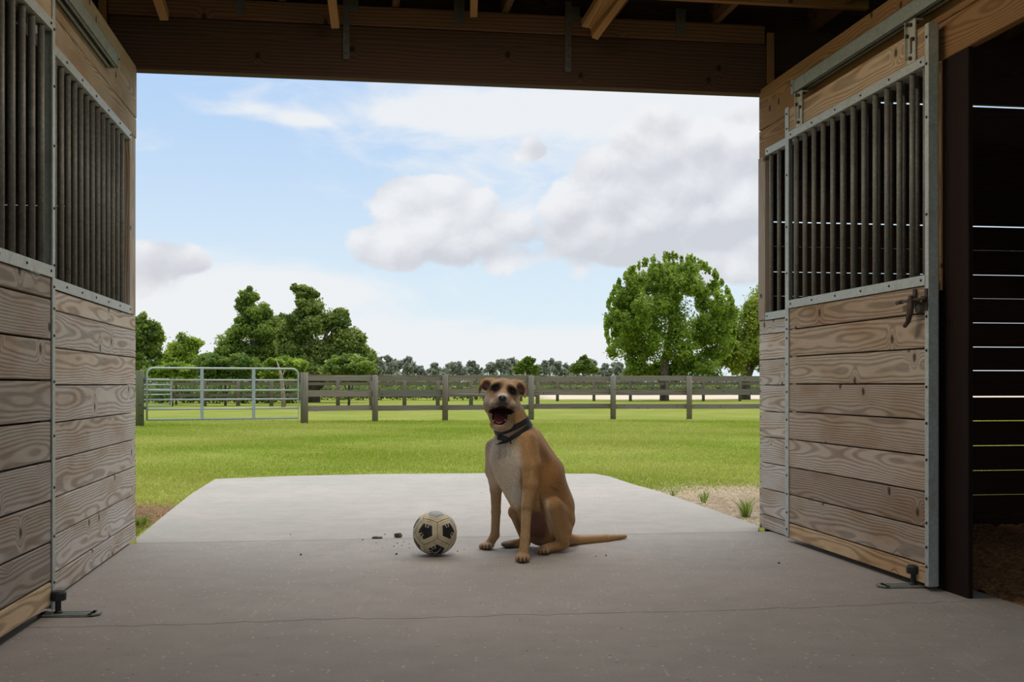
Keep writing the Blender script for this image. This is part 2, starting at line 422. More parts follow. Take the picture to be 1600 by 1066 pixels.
# ------------------------------------------------------------------ frames of the barn
LD = (545 - 800) / F; RD = (530 - 800) / F; LDD = (610 - 800) / F
FL = frame((-2.053, 6.144, 0), (-LD, -1))            # left wall: x toward the viewer, y into the aisle
FR = frame((1.467, 6.679, 0), (RD, 1))               # right wall: x away from the viewer (negative = nearer), y into the aisle
FB = frame((-0.293, 6.41, 0), (1, 0.149))            # barn: x across the aisle, y outward
sL = math.hypot(1, LD); sR = math.hypot(1, RD)
def xl(Y): return (6.144 - Y) * sL                   # depth -> distance along the left wall
def xr(Y): return (Y - 6.679) * sR
def tintw(lo=0.82, hi=1.12, warm=0.0):
    k = random.uniform(lo, hi); w = random.uniform(-0.03, 0.03) + warm
    return (k * (1 + w), k, k * (1 - w * 1.3))
def screws(pts, r=0.006, d=0.004):
    """screw heads facing +y at (x, y, z)"""
    mb = MB()
    for x, y, z in pts:
        vs = []
        for k in range(6):
            a = k * math.pi / 3; vs.append((x + r * math.cos(a), y, z + r * math.sin(a)))
        for k in range(6):
            a = k * math.pi / 3; vs.append((x + r * 0.7 * math.cos(a), y + d, z + r * 0.7 * math.sin(a)))
        mb.add(vs, [(6, 7, 8, 9, 10, 11)] + [(k, (k + 1) % 6, (k + 1) % 6 + 6, k + 6) for k in range(6)])
    return mb
_bar = {}
def bar(fr, x, y, z0, z1, parent, r=0.0125):
    key = round(z1 - z0, 3)
    if key not in _bar:
        mb = MB(); mb.tube([(0, 0, 0), (0, 0, z1 - z0)], r, 12); _bar[key] = mb.mesh(M_BAR, True)
        for p in _bar[key].polygons:
            if len(p.vertices) > 4: p.use_smooth = False
    return link('grille_bar', _bar[key], fr @ T(x, y, z0), parent)
def grille(fr, x0, x1, yf, zb, zt, xs, parent, depth=0.038, name='grille_channel', ybar=None):
    """steel channels above and below a row of round bars; yf = front face, x0<x1"""
    lo = MB(); lo.box(x0, x1, yf - 0.003, yf + 0.003, zb - 0.042, zb); lo.box(x0, x1, yf - depth, yf - 0.003, zb - 0.004, zb)
    o = lo.build(name, fr, M_GALV, parent)
    n = max(2, int((x1 - x0) / 0.27)); xs_s = [x0 + 0.03 + (x1 - x0 - 0.06) * i / n for i in range(n + 1)]
    screws([(x, yf + 0.003, zb - 0.02) for x in xs_s]).build('screw_heads', fr, M_SCREW, o)
    hi = MB(); hi.box(x0, x1, yf - 0.003, yf + 0.003, zt, zt + 0.040); hi.box(x0, x1, yf - depth, yf - 0.003, zt, zt + 0.004)
    o = hi.build(name, fr, M_GALV, parent)
    screws([(x, yf + 0.003, zt + 0.02) for x in xs_s]).build('screw_heads', fr, M_SCREW, o)
    for x in xs: bar(fr, x, (yf - depth / 2) if ybar is None else ybar, zb - 0.002, zt + 0.002, parent)

# ------------------------------------------------------------------ floor
def floor_build():
    fl = thing('floor', FB.copy(), 'smooth grey concrete aisle floor and pale apron outside the doorway', 'floor', kind='structure')
    Bi = FB.inverted()
    def loc(v): q = Bi @ v; return (q.x, q.y)
    # joint at the doorway line, jagged crack further in
    joint = [loc(ground(x, y)) for x, y in ((150, 852), (213, 849.5), (500, 844), (800, 838), (1000, 834.5), (1185, 831), (1260, 829.5))]
    rnd = random.Random(3)
    crack = []
    ctrl = [(40, 981), (180, 979), (330, 974.5), (430, 970.5), (540, 967), (640, 966), (760, 962.5), (900, 959.5), (1050, 956), (1200, 951), (1300, 948), (1440, 942), (1530, 939.5)]
    for (x0, y0), (x1, y1) in zip(ctrl[:-1], ctrl[1:]):
        for k in range(6):
            t = k / 6; crack.append(loc(ground(x0 + (x1 - x0) * t, y0 + (y1 - y0) * t + rnd.uniform(-1.3, 1.3))))
    crack.append(loc(ground(*ctrl[-1])))
    e = 0.003
    apron = [(x, y + 0.004) for x, y in joint[1:-1]]
    apron = [loc(ground(213, 841.5))] + apron + [loc(ground(1186, 822))]
    ap_out = [ground(1186, 822), ground(1100, 792), ground(1030, 768), ground(990, 757), ground(952, 744.5), ground(930, 740.5), ground(760, 739.5), ground(590, 741), ground(450, 744), ground(337, 748.5), ground(300, 771), ground(262, 801), ground(213, 841.5)]
    poly = [loc(v) for v in ap_out] + [(x, y + 0.004) for x, y in joint[1:-1]]
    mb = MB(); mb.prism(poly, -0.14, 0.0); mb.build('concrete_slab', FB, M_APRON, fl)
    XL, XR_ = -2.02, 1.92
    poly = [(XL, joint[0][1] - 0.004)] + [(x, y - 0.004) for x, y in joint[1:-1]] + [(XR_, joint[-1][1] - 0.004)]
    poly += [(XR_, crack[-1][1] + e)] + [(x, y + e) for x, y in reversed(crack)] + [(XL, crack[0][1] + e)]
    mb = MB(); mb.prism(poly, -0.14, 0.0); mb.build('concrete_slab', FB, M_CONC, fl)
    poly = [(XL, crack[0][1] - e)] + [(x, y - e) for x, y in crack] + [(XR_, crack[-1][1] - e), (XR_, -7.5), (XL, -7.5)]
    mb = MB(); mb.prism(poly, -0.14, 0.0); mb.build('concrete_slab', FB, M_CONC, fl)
floor_build()

# ------------------------------------------------------------------ left wall (fixed stall front) and sliding door
def planks(fr, x0, x1, y0, y1, edges, parent, mat=M_WEATHER, name='plank', gap=0.005, tints=None, jitter=0.0015):
    for i in range(len(edges) - 1):
        j = random.uniform(-jitter, jitter)
        t = tints[i] if tints and tints[i] else tintw()
        box(name, fr, (x0, x1, y0 + j, y1 + j, edges[i] + gap / 2, edges[i + 1] - gap / 2), mat, parent, 'x', 0.003, t)
def wall_left():
    w = thing('wall_left', FL.copy(), 'grey weathered plank stall front with steel bars, along the left of the aisle', 'stall wall', kind='structure')
    X0, X1 = 0.0, xl(4.05)
    ed = [0.006, 0.103, 0.254, 0.402, 0.552, 0.698, 0.848, 0.996, 1.143, 1.226]
    planks(FL, X0, X1, -0.038, 0.0, ed, w, tints=[tintw(0.98, 1.14) for _ in ed])
    box('gap_light_block', FL, (X0 + 0.02, X1, -0.050, -0.041, 0.02, 1.22), M_DARKW, w, 'x', 0.0)  # dark sheet added behind the planks to stop daylight in the gaps
    xs = [xl(4.50 + 0.1118 * i) for i in range(13)]
    grille(FL, xl(5.985), X1, 0.004, 1.268, 2.150, xs, w)
    box('end_post', FL, (0.0, 0.165, -0.04, 0.0, 1.228, 2.19), M_WEATHER, w, 'z', 0.003, (0.85, 0.82, 0.78))
    box('header_board', FL, (-0.01, xl(-0.3), -0.038, 0.002, 2.192, 2.300), M_WEATHER, w, 'x', 0.003, (0.80, 0.69, 0.55))
    box('header_board', FL, (-0.01, xl(-0.3), -0.040, 0.004, 2.303, 2.585), M_WEATHER, w, 'x', 0.004, (0.80, 0.69, 0.55))
    # nail heads on the plank ends
    screws([(0.025, 0.0015, (ed[i] + ed[i + 1]) / 2 + s * 0.04) for i in range(9) for s in (-1, 1)], 0.004, 0.002).build('nail_heads', FL, M_SCREW, w)
    # the same front carries on past the stall door toward the viewer
    x2, x3 = xl(2.62), xl(-0.4)
    planks(FL, x2, x3, -0.038, 0.0, ed, w)
    grille(FL, x2, x3, 0.004, 1.268, 2.150, [x2 + 0.1 + 0.113 * i for i in range(6)], w)
wall_left()
def door_edge(fr, xa, xb, yf, t, z0, z1, zs, parent):
    """steel channel wrapped round a door's vertical edge: flanges xa..xb on the face"""
    mb = MB(); mb.box(xa, xb, yf, yf + 0.003, z0, z1); mb.box(xa, xb, yf - t - 0.003, yf - t, z0, z1)
    return mb
def door_left():
    p0 = Vector((-1.696, 4.17, 0)); fr = frame(p0, (-LDD, -1))        # far edge of the door, x toward the viewer
    d = thing('door_1', fr.copy(), 'closed plank sliding stall door with barred upper half, on the left', 'stall door', kind='structure')
    L = 1.50; t = 0.036
    ed = [0.036, 0.127, 0.271, 0.423, 0.569, 0.717, 0.865, 1.014, 1.164, 1.246]
    tints = [(1.12, 0.93, 0.66)] + [tintw(0.66, 0.82, 0.01) for _ in ed[1:]]
    planks(fr, 0.035, L - 0.03, -t, 0.0, ed, d, tints=tints, gap=0.007)
    box('gap_light_block', fr, (0.036, L - 0.03, -t - 0.008, -t - 0.002, 0.06, 1.24), M_DARKW, d, 'x', 0.0)  # added sheet, keeps the door's plank gaps dark
    xs = [0.105 + 0.106 * i for i in range(12)]
    grille(fr, 0.03, L - 0.03, 0.004, 1.285, 2.150, xs, d)
    box('plank', fr, (0.03, L - 0.03, -t, 0.0, 2.192, 2.33), M_WEATHER, d, 'x', 0.003, (0.95, 0.8, 0.6))
    for x0, x1, xe in ((0.0, 0.032, 0.0), (L - 0.032, L, L)):
        mb = MB(); mb.box(x0, x1, 0.0, 0.005, 0.02, 2.33); mb.box(x0, x1, -t - 0.004, -t, 0.02, 2.33)
        mb.box(xe - 0.002, xe + 0.002, -t, 0.0, 0.02, 2.33)
        o = mb.build('edge_channel', fr, M_GALV, d)
        screws([((x0 + x1) / 2, 0.005, z) for z in (0.12, 0.29, 0.47, 0.66, 0.86, 1.03, 1.13, 1.21, 1.29, 1.50, 1.73, 1.95, 2.16, 2.28)]).build('screw_heads', fr, M_SCREW, o)
    hanger(fr, 0.25, d); hanger(fr, L - 0.25, d)
def hanger(fr, x, parent):
    """zinc hanger plate on a door's top rail with a slot, bolts and roller neck"""
    zb, zt = 2.205, 2.385
    mb = MB()
    mb.box(x - 0.034, x - 0.010, 0.004, 0.010, zb, zt); mb.box(x + 0.010, x + 0.034, 0.004, 0.010, zb, zt)
    mb.box(x - 0.010, x + 0.010, 0.004, 0.010, zb, 2.245); mb.box(x - 0.010, x + 0.010, 0.004, 0.010, 2.315, zt)
    mb.box(x - 0.034, x + 0.034, -0.028, 0.004, zt - 0.006, zt)
    mb.box(x + 0.030, x + 0.034, 0.0, 0.022, zb + 0.02, zt)
    o = mb.build('hanger_plate', fr, M_ZINC, parent)
    mb = MB()
    for bx, bz in ((x - 0.024, 2.30), (x + 0.024, 2.325), (x, 2.225), (x - 0.004, 2.365), (x + 0.020, 2.372)):
        mb.tube([(bx, 0.008, bz), (bx, 0.020, bz)], 0.0085, 6)
    mb.tube([(x, -0.016, zt - 0.01), (x, -0.016, zt + 0.03)], 0.008, 8)
    mb.build('bolts', fr, M_RUST, o)
door_left()

# ------------------------------------------------------------------ right wall, right sliding door
def wall_right():
    w = thing('wall_right', FR.copy(), 'grey weathered plank stall front with steel bars, along the right of the aisle', 'stall wall', kind='structure')
    X1, X0 = 0.0, xr(4.72)
    def zz(py): return H + (HOR - py) * 6.745 / F
    ed = [0.004] + [zz(p) for p in (800, 760, 720.5, 680.75, 642, 602, 563, 524.6)] + [1.225]
    planks(FR, X0, X1, -0.038, 0.0, ed, w, tints=[tintw(1.0, 1.14) for _ in ed])
    box('gap_light_block', FR, (X0, X1 - 0.02, -0.050, -0.041, 0.02, 1.22), M_DARKW, w, 'x', 0.0)  # added dark sheet blocking light between the planks
    xs = [xr(6.53 - 0.1175 * i) for i in range(17)]
    xs = [x for x in xs if x > X0 + 0.03]
    grille(FR, X0, xr(6.57), 0.004, 1.268, 2.185, xs, w)
    box('end_post', FR, (xr(6.585), 0.012, -0.04, 0.003, 1.228, 2.19), M_WEATHER, w, 'z', 0.003, (0.80, 0.74, 0.70))
    box('header_board', FR, (xr(-0.3), 0.0, -0.038, 0.002, 2.19, 2.348), M_TIMBER, w, 'x', 0.003, (0.95, 0.86, 0.78))
    box('header_board', FR, (xr(-0.3), 0.0, -0.040, 0.003, 2.352, 2.595), M_TIMBER, w, 'x', 0.004, (0.95, 0.86, 0.78))
    screws([(-0.025, 0.0015, (ed[i] + ed[i + 1]) / 2 + s * 0.04) for i in range(9) for s in (-1, 1)] +
           [(-0.02, 0.003, z) for z in (2.22, 2.31, 2.38, 2.50)], 0.004, 0.002).build('nail_heads', FR, M_SCREW, w)
    # jamb post at the stall opening and, further on, the next stall front
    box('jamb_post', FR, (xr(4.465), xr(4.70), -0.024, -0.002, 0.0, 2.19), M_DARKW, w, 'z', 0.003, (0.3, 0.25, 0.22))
    box('jamb_strip', FR, (xr(4.655), xr(4.68), -0.05, 0.006, 1.24, 2.19), M_TIMBER, w, 'z', 0.002, (1.4, 1.3, 1.2))
    planks(FR, xr(-0.4), xr(3.25), -0.038, 0.0, ed, w)
wall_right()
def door_right():
    fr = FR @ T(xr(6.115), 0.07, 0)                       # far edge of the door; nearer = negative x
    fr = fr.copy()
    d = thing('door_2', fr.copy(), 'open plank sliding stall door with barred upper half and iron latch, on the right', 'stall door', kind='structure')
    L = (6.115 - 4.628) * sR; t = 0.036
    ed = [0.022, 0.105, 0.258, 0.406, 0.556, 0.704, 0.852, 0.999, 1.145, 1.262]
    tn = [(1.15, 0.92, 0.62), (0.86, 0.78, 0.70), (0.70, 0.60, 0.51), (0.98, 0.90, 0.82), (0.86, 0.77, 0.69), (0.82, 0.73, 0.64), (0.94, 0.86, 0.76), (0.88, 0.75, 0.61), (0.80, 0.66, 0.53)]
    planks(fr, -L + 0.03, -0.045, -t, 0.0, ed, d, tints=tn, gap=0.006)
    box('gap_light_block', fr, (-L + 0.035, -0.05, -t - 0.008, -t - 0.002, 0.05, 1.255), M_DARKW, d, 'x', 0.0)  # added light block behind the door planks
    xs = [-0.045 - 0.065 - (L - 0.045 - 0.032 - 0.13 + 0.04) * i / 12 for i in range(13)]
    grille(fr, -L + 0.028, -0.05, 0.004, 1.302, 2.168, xs, d)
    box('plank', fr, (-L + 0.03, -0.045, -t, 0.0, 2.21, 2.335), M_WEATHER, d, 'x', 0.003, (0.95, 0.76, 0.56))
    mb = MB(); mb.box(-0.046, 0.0, 0.0, 0.005, 0.03, 2.345); mb.box(-0.004, 0.0, -t, 0.0, 0.03, 2.345)
    o = mb.build('edge_channel', fr, M_GALV, d)
    screws([(-0.025, 0.005, z) for z in (0.07, 0.16, 0.26, 0.36, 0.51, 0.66, 0.81, 0.96, 1.10, 1.15, 1.20, 1.45, 1.70, 1.98, 2.23, 2.31)], 0.007).build('screw_heads', fr, M_SCREW, o)
    mb = MB(); mb.box(-L, -L + 0.030, 0.0, 0.005, 0.02, 2.335); mb.box(-L, -L + 0.004, -t - 0.004, 0.0, 0.02, 2.335); mb.box(-L, -L + 0.03, -t - 0.004, -t, 0.02, 2.335)
    o = mb.build('edge_channel', fr, M_GALV, d)
    screws([(-L + 0.016, 0.005, z) for z in (0.10, 0.18, 0.28, 0.38, 0.54, 0.69, 0.84, 0.99, 1.13, 1.20, 1.55, 1.95, 2.17, 2.28)], 0.007).build('screw_heads', fr, M_SCREW, o)
    hanger(fr, -0.20, d); hanger(fr, -L + 0.135, d)
    # latch: horizontal bolt rod with curved lever, keeper plates
    k = link('latch', None, fr @ T(-L + 0.11, 0.004, 1.20), d)
    fk = fr @ T(-L + 0.11, 0.004, 1.20)
    mb = MB(); mb.box(-0.105, -0.085, 0.0, 0.006, -0.045, 0.045); mb.box(-0.012, 0.012, 0.0, 0.006, -0.03, 0.05); mb.box(-0.08, -0.03, 0.0, 0.006, -0.04, 0.0)
    mb.tube([(-0.095, 0.004, 0.0), (-0.095, 0.026, 0.0)], 0.013, 8); mb.tube([(0.0, 0.004, 0.012), (0.0, 0.026, 0.012)], 0.012, 8)
    mb.build('keeper_plate', fk, M_RUST, k)
    mb = MB(); mb.tube([(-0.125, 0.022, 0.002), (0.07, 0.022, 0.002)], 0.0065, 8); mb.tube([(0.07, 0.022, 0.002), (0.115, 0.022, 0.0)], 0.009, 8)
    mb.build('bolt_rod', fk, M_RUST, k, True)
    mb = MB(); mb.tube([(-0.02, 0.026, 0.004), (-0.032, 0.036, -0.02), (-0.036, 0.040, -0.05), (-0.018, 0.040, -0.085), (0.012, 0.042, -0.105)], [0.010, 0.011, 0.011, 0.010, 0.009], 8)
    mb.tube([(0.0, 0.026, 0.006), (-0.010, 0.034, -0.03), (-0.008, 0.036, -0.06), (0.004, 0.036, -0.088)], [0.009, 0.009, 0.008, 0.007], 8)
    mb.build('lever', fk, M_RUST, k, True)
    mb = MB(); mb.tube([(-0.058, 0.004, -0.038), (-0.058, 0.022, -0.038)], 0.018, 12)
    mb.build('latch_knob', fk, M_STRAP, k)
    return fr
FRD = door_right()
# ------------------------------------------------------------------ sliding tracks
def track(name, fr, x0, x1, yc, zb, label, capx):
    t = thing(name, fr @ T((x0 + x1) / 2, yc, zb), label, 'door track', 'sliding door tracks')
    w, h, th = 0.050, 0.068, 0.003
    mb = MB()
    mb.box(x0, x1, yc - w / 2, yc - w / 2 + th, zb, zb + h); mb.box(x0, x1, yc + w / 2 - th, yc + w / 2, zb, zb + h)
    mb.box(x0, x1, yc - w / 2, yc + w / 2, zb + h - th, zb + h)
    mb.box(x0, x1, yc - w / 2, yc - 0.009, zb, zb + th); mb.box(x0, x1, yc + 0.009, yc + w / 2, zb, zb + th)
    mb.build('rail', fr, M_GALVG, t)
    s = 1 if capx == x1 else -1
    mb = MB(); a, b = sorted((capx - s * 0.004, capx + s * 0.022))
    mb.box(a, b, yc - w / 2 - 0.004, yc + w / 2 + 0.004, zb - 0.004, zb + h + 0.004)
    o = mb.build('end_cap', fr, M_GALVG, t); screws([((a + b) / 2, yc + w / 2 + 0.004, zb + h * 0.6)], 0.005).build('screw_heads', fr, M_SCREW, o)
    for x in (capx - s * 0.07, capx - s * 0.95, capx - s * 1.85):
        mb = MB(); mb.box(x - 0.02, x + 0.02, yc - w / 2 - 0.024, yc - w / 2 + 0.02, zb + h, zb + h + 0.005)
        mb.box(x - 0.02, x + 0.02, yc - w / 2 - 0.026, yc - w / 2 - 0.021, zb + 0.02, zb + h + 0.045)
        mb.tube([(x, yc - w / 2 - 0.022, zb + h + 0.028), (x, yc - w / 2 - 0.004, zb + h + 0.028)], 0.008, 6)
        mb.tube([(x + 0.012, yc - 0.012, zb + h), (x + 0.012, yc - 0.012, zb + h + 0.026)], 0.006, 6)
        mb.build('bracket', fr, M_STRAP, t)
    return t
track('sliding_track', FR, xr(2.2), xr(6.0), 0.052, 2.400, 'green-grey steel box track above the open right stall door', xr(6.0))
track('sliding_track', FL, xl(5.36), xl(1.6), 0.036, 2.362, 'green-grey steel box track along the left header board', xl(5.36))

# ------------------------------------------------------------------ floor guides
def guide(p, ang, label):
    M = T(p.x, p.y, 0) @ Matrix.Rotation(ang, 4, 'Z')
    g = thing('door_guide', M, label, 'door guide', 'floor guides of the sliding doors')
    mb = MB()                                             # slotted plate: three fingers joined at both ends
    L = 0.19
    for y in (-0.030, 0.0, 0.030):
        mb.box(-0.06, L - 0.06, y - 0.0085, y + 0.0085, 0.004, 0.010)
    mb.box(-0.065, -0.045, -0.0385, 0.0385, 0.004, 0.010)
    mb.prism([(L - 0.075, -0.0385), (L - 0.055, -0.0385), (L - 0.035, -0.015), (L - 0.035, 0.015), (L - 0.055, 0.0385), (L - 0.075, 0.0385)], 0.004, 0.010)
    mb.box(-0.065, -0.05, -0.02, 0.02, 0.0, 0.010)
    mb.box(L - 0.07, L - 0.055, -0.02, 0.02, 0.0, 0.010)
    mb.build('slotted_plate', M, M_GALVG, g)
    mb = MB(); mb.lathe([(0.016, 0.0), (0.016, 0.014), (0.011, 0.018), (0.011, 0.06)], 12); mb.build('bolt', M, M_BLACK, g)
    mb = MB(); mb.lathe([(0.022, 0.055), (0.028, 0.058), (0.029, 0.083), (0.024, 0.090), (0.010, 0.091)], 16); mb.build('roller', M, M_BLACK, g)
guide(ground(91, 962), R(4), 'black roller guide on slotted floor plate below the left stall door')
guide(ground(1427, 917), R(183), 'black roller guide on slotted floor plate below the right stall door')

# ------------------------------------------------------------------ end walls of the stalls (gapped planks), outer walls
def end_wall(name, xa, xb, label, zs, gaps):
    w = thing(name, FB @ T((xa + xb) / 2, 0.06, 0), label, 'stall wall', kind='structure')
    for i in range(len(zs) - 1):
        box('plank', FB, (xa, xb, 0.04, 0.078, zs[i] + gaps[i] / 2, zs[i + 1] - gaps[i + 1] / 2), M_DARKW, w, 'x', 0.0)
    return w
zs = [-0.05, 0.17, 0.32, 0.473, 0.626, 0.775, 0.936, 1.081, 1.23, 1.38, 1.525, 1.677, 1.824, 1.97, 2.115, 2.26, 2.41, 2.564, 2.70]
gp = [0, 0.005, 0.006, 0.006, 0.006, 0.009, 0.005, 0.005, 0.005, 0.004, 0.007, 0.005, 0.012, 0.002, 0.0, 0.0, 0.003, 0.018, 0.0]
end_wall('wall_end_right', 1.84, 5.6, 'dark plank end wall of the right stall with daylight in its gaps', zs, gp)
gp2 = [0, 0.003, 0.003, 0.003, 0.003, 0.003, 0.003, 0.003, 0.004, 0.007, 0.004, 0.004, 0.007, 0.004, 0.005, 0.004, 0.005, 0.004, 0.0]
end_wall('wall_end_left', -5.6, -1.84, 'dark plank end wall of the left stall with slits of daylight', zs, gp2)
def side_wall(name, x, label):
    w = thing(name, FB @ T(x, -5, 0), label, 'stall wall', kind='structure')
    for i in range(15):
        z = -0.05 + i * 0.2
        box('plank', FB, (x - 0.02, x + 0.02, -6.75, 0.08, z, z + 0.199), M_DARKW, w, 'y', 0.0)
side_wall('wall_outer_right', 5.55, 'dark plank outer wall of the right stalls')
side_wall('wall_outer_left', -5.55, 'dark plank outer wall of the left stalls')
for nm, xa, xb, y, lb in (('wall_partition_right', 1.9, 5.5, -3.75, 'dark plank partition between the right stalls'), ('wall_partition_left', -5.5, -1.9, -4.0, 'dark plank partition between the left stalls')):
    w = thing(nm, FB @ T((xa + xb) / 2, y, 0), lb, 'stall wall', kind='structure')
    for i in range(13): box('plank', FB, (xa, xb, y - 0.02, y + 0.02, 0.0 + i * 0.2, 0.199 + i * 0.2), M_DARKW, w, 'x', 0.0)
# bedding of shavings in the stalls
def bedding(xa, xb, ya, yb, label):
    nx, ny = 90, 110
    X, Y = np.meshgrid(np.linspace(xa, xb, nx), np.linspace(ya, yb, ny)); Z = 0.0 * X
    rs = np.random.RandomState(4)
    Z = -0.03 + 0.018 * np.sin(X * 5 + 1) * np.sin(Y * 4) + rs.rand(ny, nx) * 0.03
    v = np.stack([X, Y, Z], -1).reshape(-1, 3)
    i = np.arange(nx * ny).reshape(ny, nx); f = np.stack([i[:-1, :-1], i[:-1, 1:], i[1:, 1:], i[1:, :-1]], -1).reshape(-1, 4)
    o = link('shavings_bedding', np_mesh('bedding', v, f, M_SHAV, smooth=False), FB.copy())
    tag(o, label, 'bedding', kind='stuff')
bedding(1.925, 5.5, -3.7, 0.03, 'brown wood shavings covering the floor of the right stall')
bedding(-5.5, -2.03, -3.95, 0.03, 'brown wood shavings covering the floor of the left stall')

# ------------------------------------------------------------------ ceiling, header beam, rafters
def roof():
    c = thing('ceiling', FB @ T(0, -3, 3.3), 'dark board roof underside with rafters above the aisle', 'ceiling', kind='structure')
    for i in range(28):
        x = -5.7 + i * 0.408
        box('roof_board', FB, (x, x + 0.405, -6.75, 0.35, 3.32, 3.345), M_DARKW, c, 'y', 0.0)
    px = [375, 547, 722, 893, 1062]
    xs = [-1.62 + 0.625 * k for k in range(-6, 12)]
    for x in xs:
        if -5.6 < x < 5.6: box('rafter', FB, (x - 0.02, x + 0.02, -6.7, 0.3, 2.972, 3.112), M_TIMBER, c, 'y', 0.002, (0.55, 0.5, 0.45))
    # diagonal web braces coming down onto the plate, and a cross batten
    def brace(a, b, w, d):
        a = Vector(a); b = Vector(b); ax = (b - a); L = ax.length; ax.normalize()
        side = Vector((1, 0, 0)); side = (side - ax * side.dot(ax)).normalized(); up = ax.cross(side)
        M = Matrix.Identity(4)
        for i in range(3): M[i][0] = ax[i]; M[i][1] = side[i]; M[i][2] = up[i]; M[i][3] = ((a + b) / 2)[i]
        link('brace', box_mesh(L, w, d, 0.002, M_RAFTER), FB @ M, c)
    def fb(px_, py_, Y): return FB.inverted() @ at(px_, py_, Y)
    for a, b, w, d in (((238, -30, 5.75), (257, 25, 6.02), 0.045, 0.06), ((514, -40, 5.8), (524, 38, 6.15), 0.045, 0.06),
                       ((742, -60, 5.8), (740, 20, 6.25), 0.04, 0.06), ((962, -25, 6.0), (921, 40, 6.28), 0.10, 0.045), ((1010, -60, 5.9), (928, 54, 6.27), 0.04, 0.075)):
        brace(fb(*a), fb(*b), w, d)
    a = fb(980, -4, 6.12); b = fb(1372, 13, 6.2)
    box('batten', FB, (-1.8, b.x, a.y - 0.02, a.y + 0.018, a.z, a.z + 0.085), M_RAFTER, c, 'x', 0.002, (0.8, 0.75, 0.7))
    # header beam across the doorway
    hb = thing('header_beam', FB @ T(0, 0.03, 2.57), 'heavy dark brown timber beam spanning the top of the barn doorway', 'beam', kind='structure')
    box('beam', FB, (-1.92, 1.815, -0.02, 0.075, 2.570, 2.857), M_BEAM, hb, 'x', 0.004)
    box('top_plate', FB, (-1.92, 1.80, -0.032, 0.06, 2.860, 2.968), M_BEAM, hb, 'x', 0.003, (2.2, 2.0, 1.8))
    box('side_stud', FB, (1.815, 1.86, -0.03, 0.03, 2.56, 2.93), M_TIMBER, hb, 'z', 0.003, (0.9, 0.8, 0.7))
    box('side_stud', FB, (-1.965, -1.925, -0.06, 0.0, 2.56, 3.0), M_TIMBER, hb, 'z', 0.003, (0.9, 0.8, 0.7))
    for px_, z0, w in ((541, 2.665, 0.036), (889, 2.645, 0.036)):
        x = fb(px_, 60, 6.35 + (px_ - 700) * 0.0005).x
        mb = MB(); mb.box(x - w / 2, x + w / 2, -0.036, -0.021, z0, 2.86); mb.box(x - w / 2, x + w / 2, -0.040, -0.033, 2.86, 3.05)
        mb.box(x - w / 2, x + w / 2 + 0.05, -0.041, -0.033, 2.93, 3.02)
        o = mb.build('strap', FB, M_STRAP, hb)
        mb = MB(); [mb.tube([(x, -0.036, z0 + 0.03 + 0.06 * k), (x, -0.041, z0 + 0.03 + 0.06 * k)], 0.005, 6) for k in range(3)]; mb.build('nail_heads', FB, M_SCREW, o)
    for px_ in (375, 718, 1066):
        x = fb(px_, 20, 6.35 + (px_ - 700) * 0.0005).x
        mb = MB(); mb.box(x - 0.03, x + 0.03, -0.038, -0.033, 2.89, 3.04); mb.build('strap', FB, M_STRAP, hb)
    g = thing('wall_gable', FB @ T(0, 0.09, 2.9), 'dark board gable wall above the header beam', 'wall', kind='structure')
    for i in range(3): box('plank', FB, (-5.65, 5.65, 0.079, 0.10, 2.70 + i * 0.215, 2.913 + i * 0.215), M_DARKW, g, 'x', 0.0)
roof()
M_ENAMEL = plain_mat('white_enamel', (0.7, 0.7, 0.68), 0.4)
def tube_mat():  # glowing tubes of the added fill fixtures
    m, N, b = new_mat('fill_tube'); N.put(b.inputs['Base Color'], (0.8, 0.8, 0.78)); N.put(b.inputs['Emission Color'], (1.0, 0.89, 0.76)); b.inputs['Emission Strength'].default_value = 4.0
    return m
M_TUBE = tube_mat()
def added_fill_light(x, y, power, label):  # unseen fixture added to brighten the aisle
    M = FB @ T(x, y, 2.97)
    l = thing('added_fill_light', M, label, 'fill light', 'added fill lights over the aisle')
    mb = MB(); mb.prism([(-0.62, -0.05), (0.62, -0.05), (0.62, 0.05), (-0.62, 0.05)], -0.045, 0.0); mb.box(-0.62, 0.62, -0.15, -0.05, -0.05, -0.04); mb.box(-0.62, 0.62, 0.05, 0.15, -0.05, -0.04)
    Mr = M @ Matrix.Rotation(R(90), 4, 'Z')
    mb.build('housing', Mr, M_ENAMEL, l)
    for s in (-0.08, 0.08):
        mb = MB(); mb.tube([(-0.6, s, -0.065), (0.6, s, -0.065)], 0.013, 10); mb.build('tube', Mr, M_TUBE, l, True)
    ld = bpy.data.lights.new('added_fill_area', 'AREA'); ld.shape = 'RECTANGLE'; ld.size = 1.2; ld.size_y = 0.28; ld.energy = power; ld.color = (1.0, 0.89, 0.76)
    link('added_fill_source', ld, Mr @ T(0, 0, -0.085), l)
added_fill_light(0.0, -1.9, 29, 'white twin-tube fill light added out of view under the rafters, nearer the doorway')
added_fill_light(0.0, -5.0, 5, 'white twin-tube fill light added out of view under the rafters, nearer the viewer')

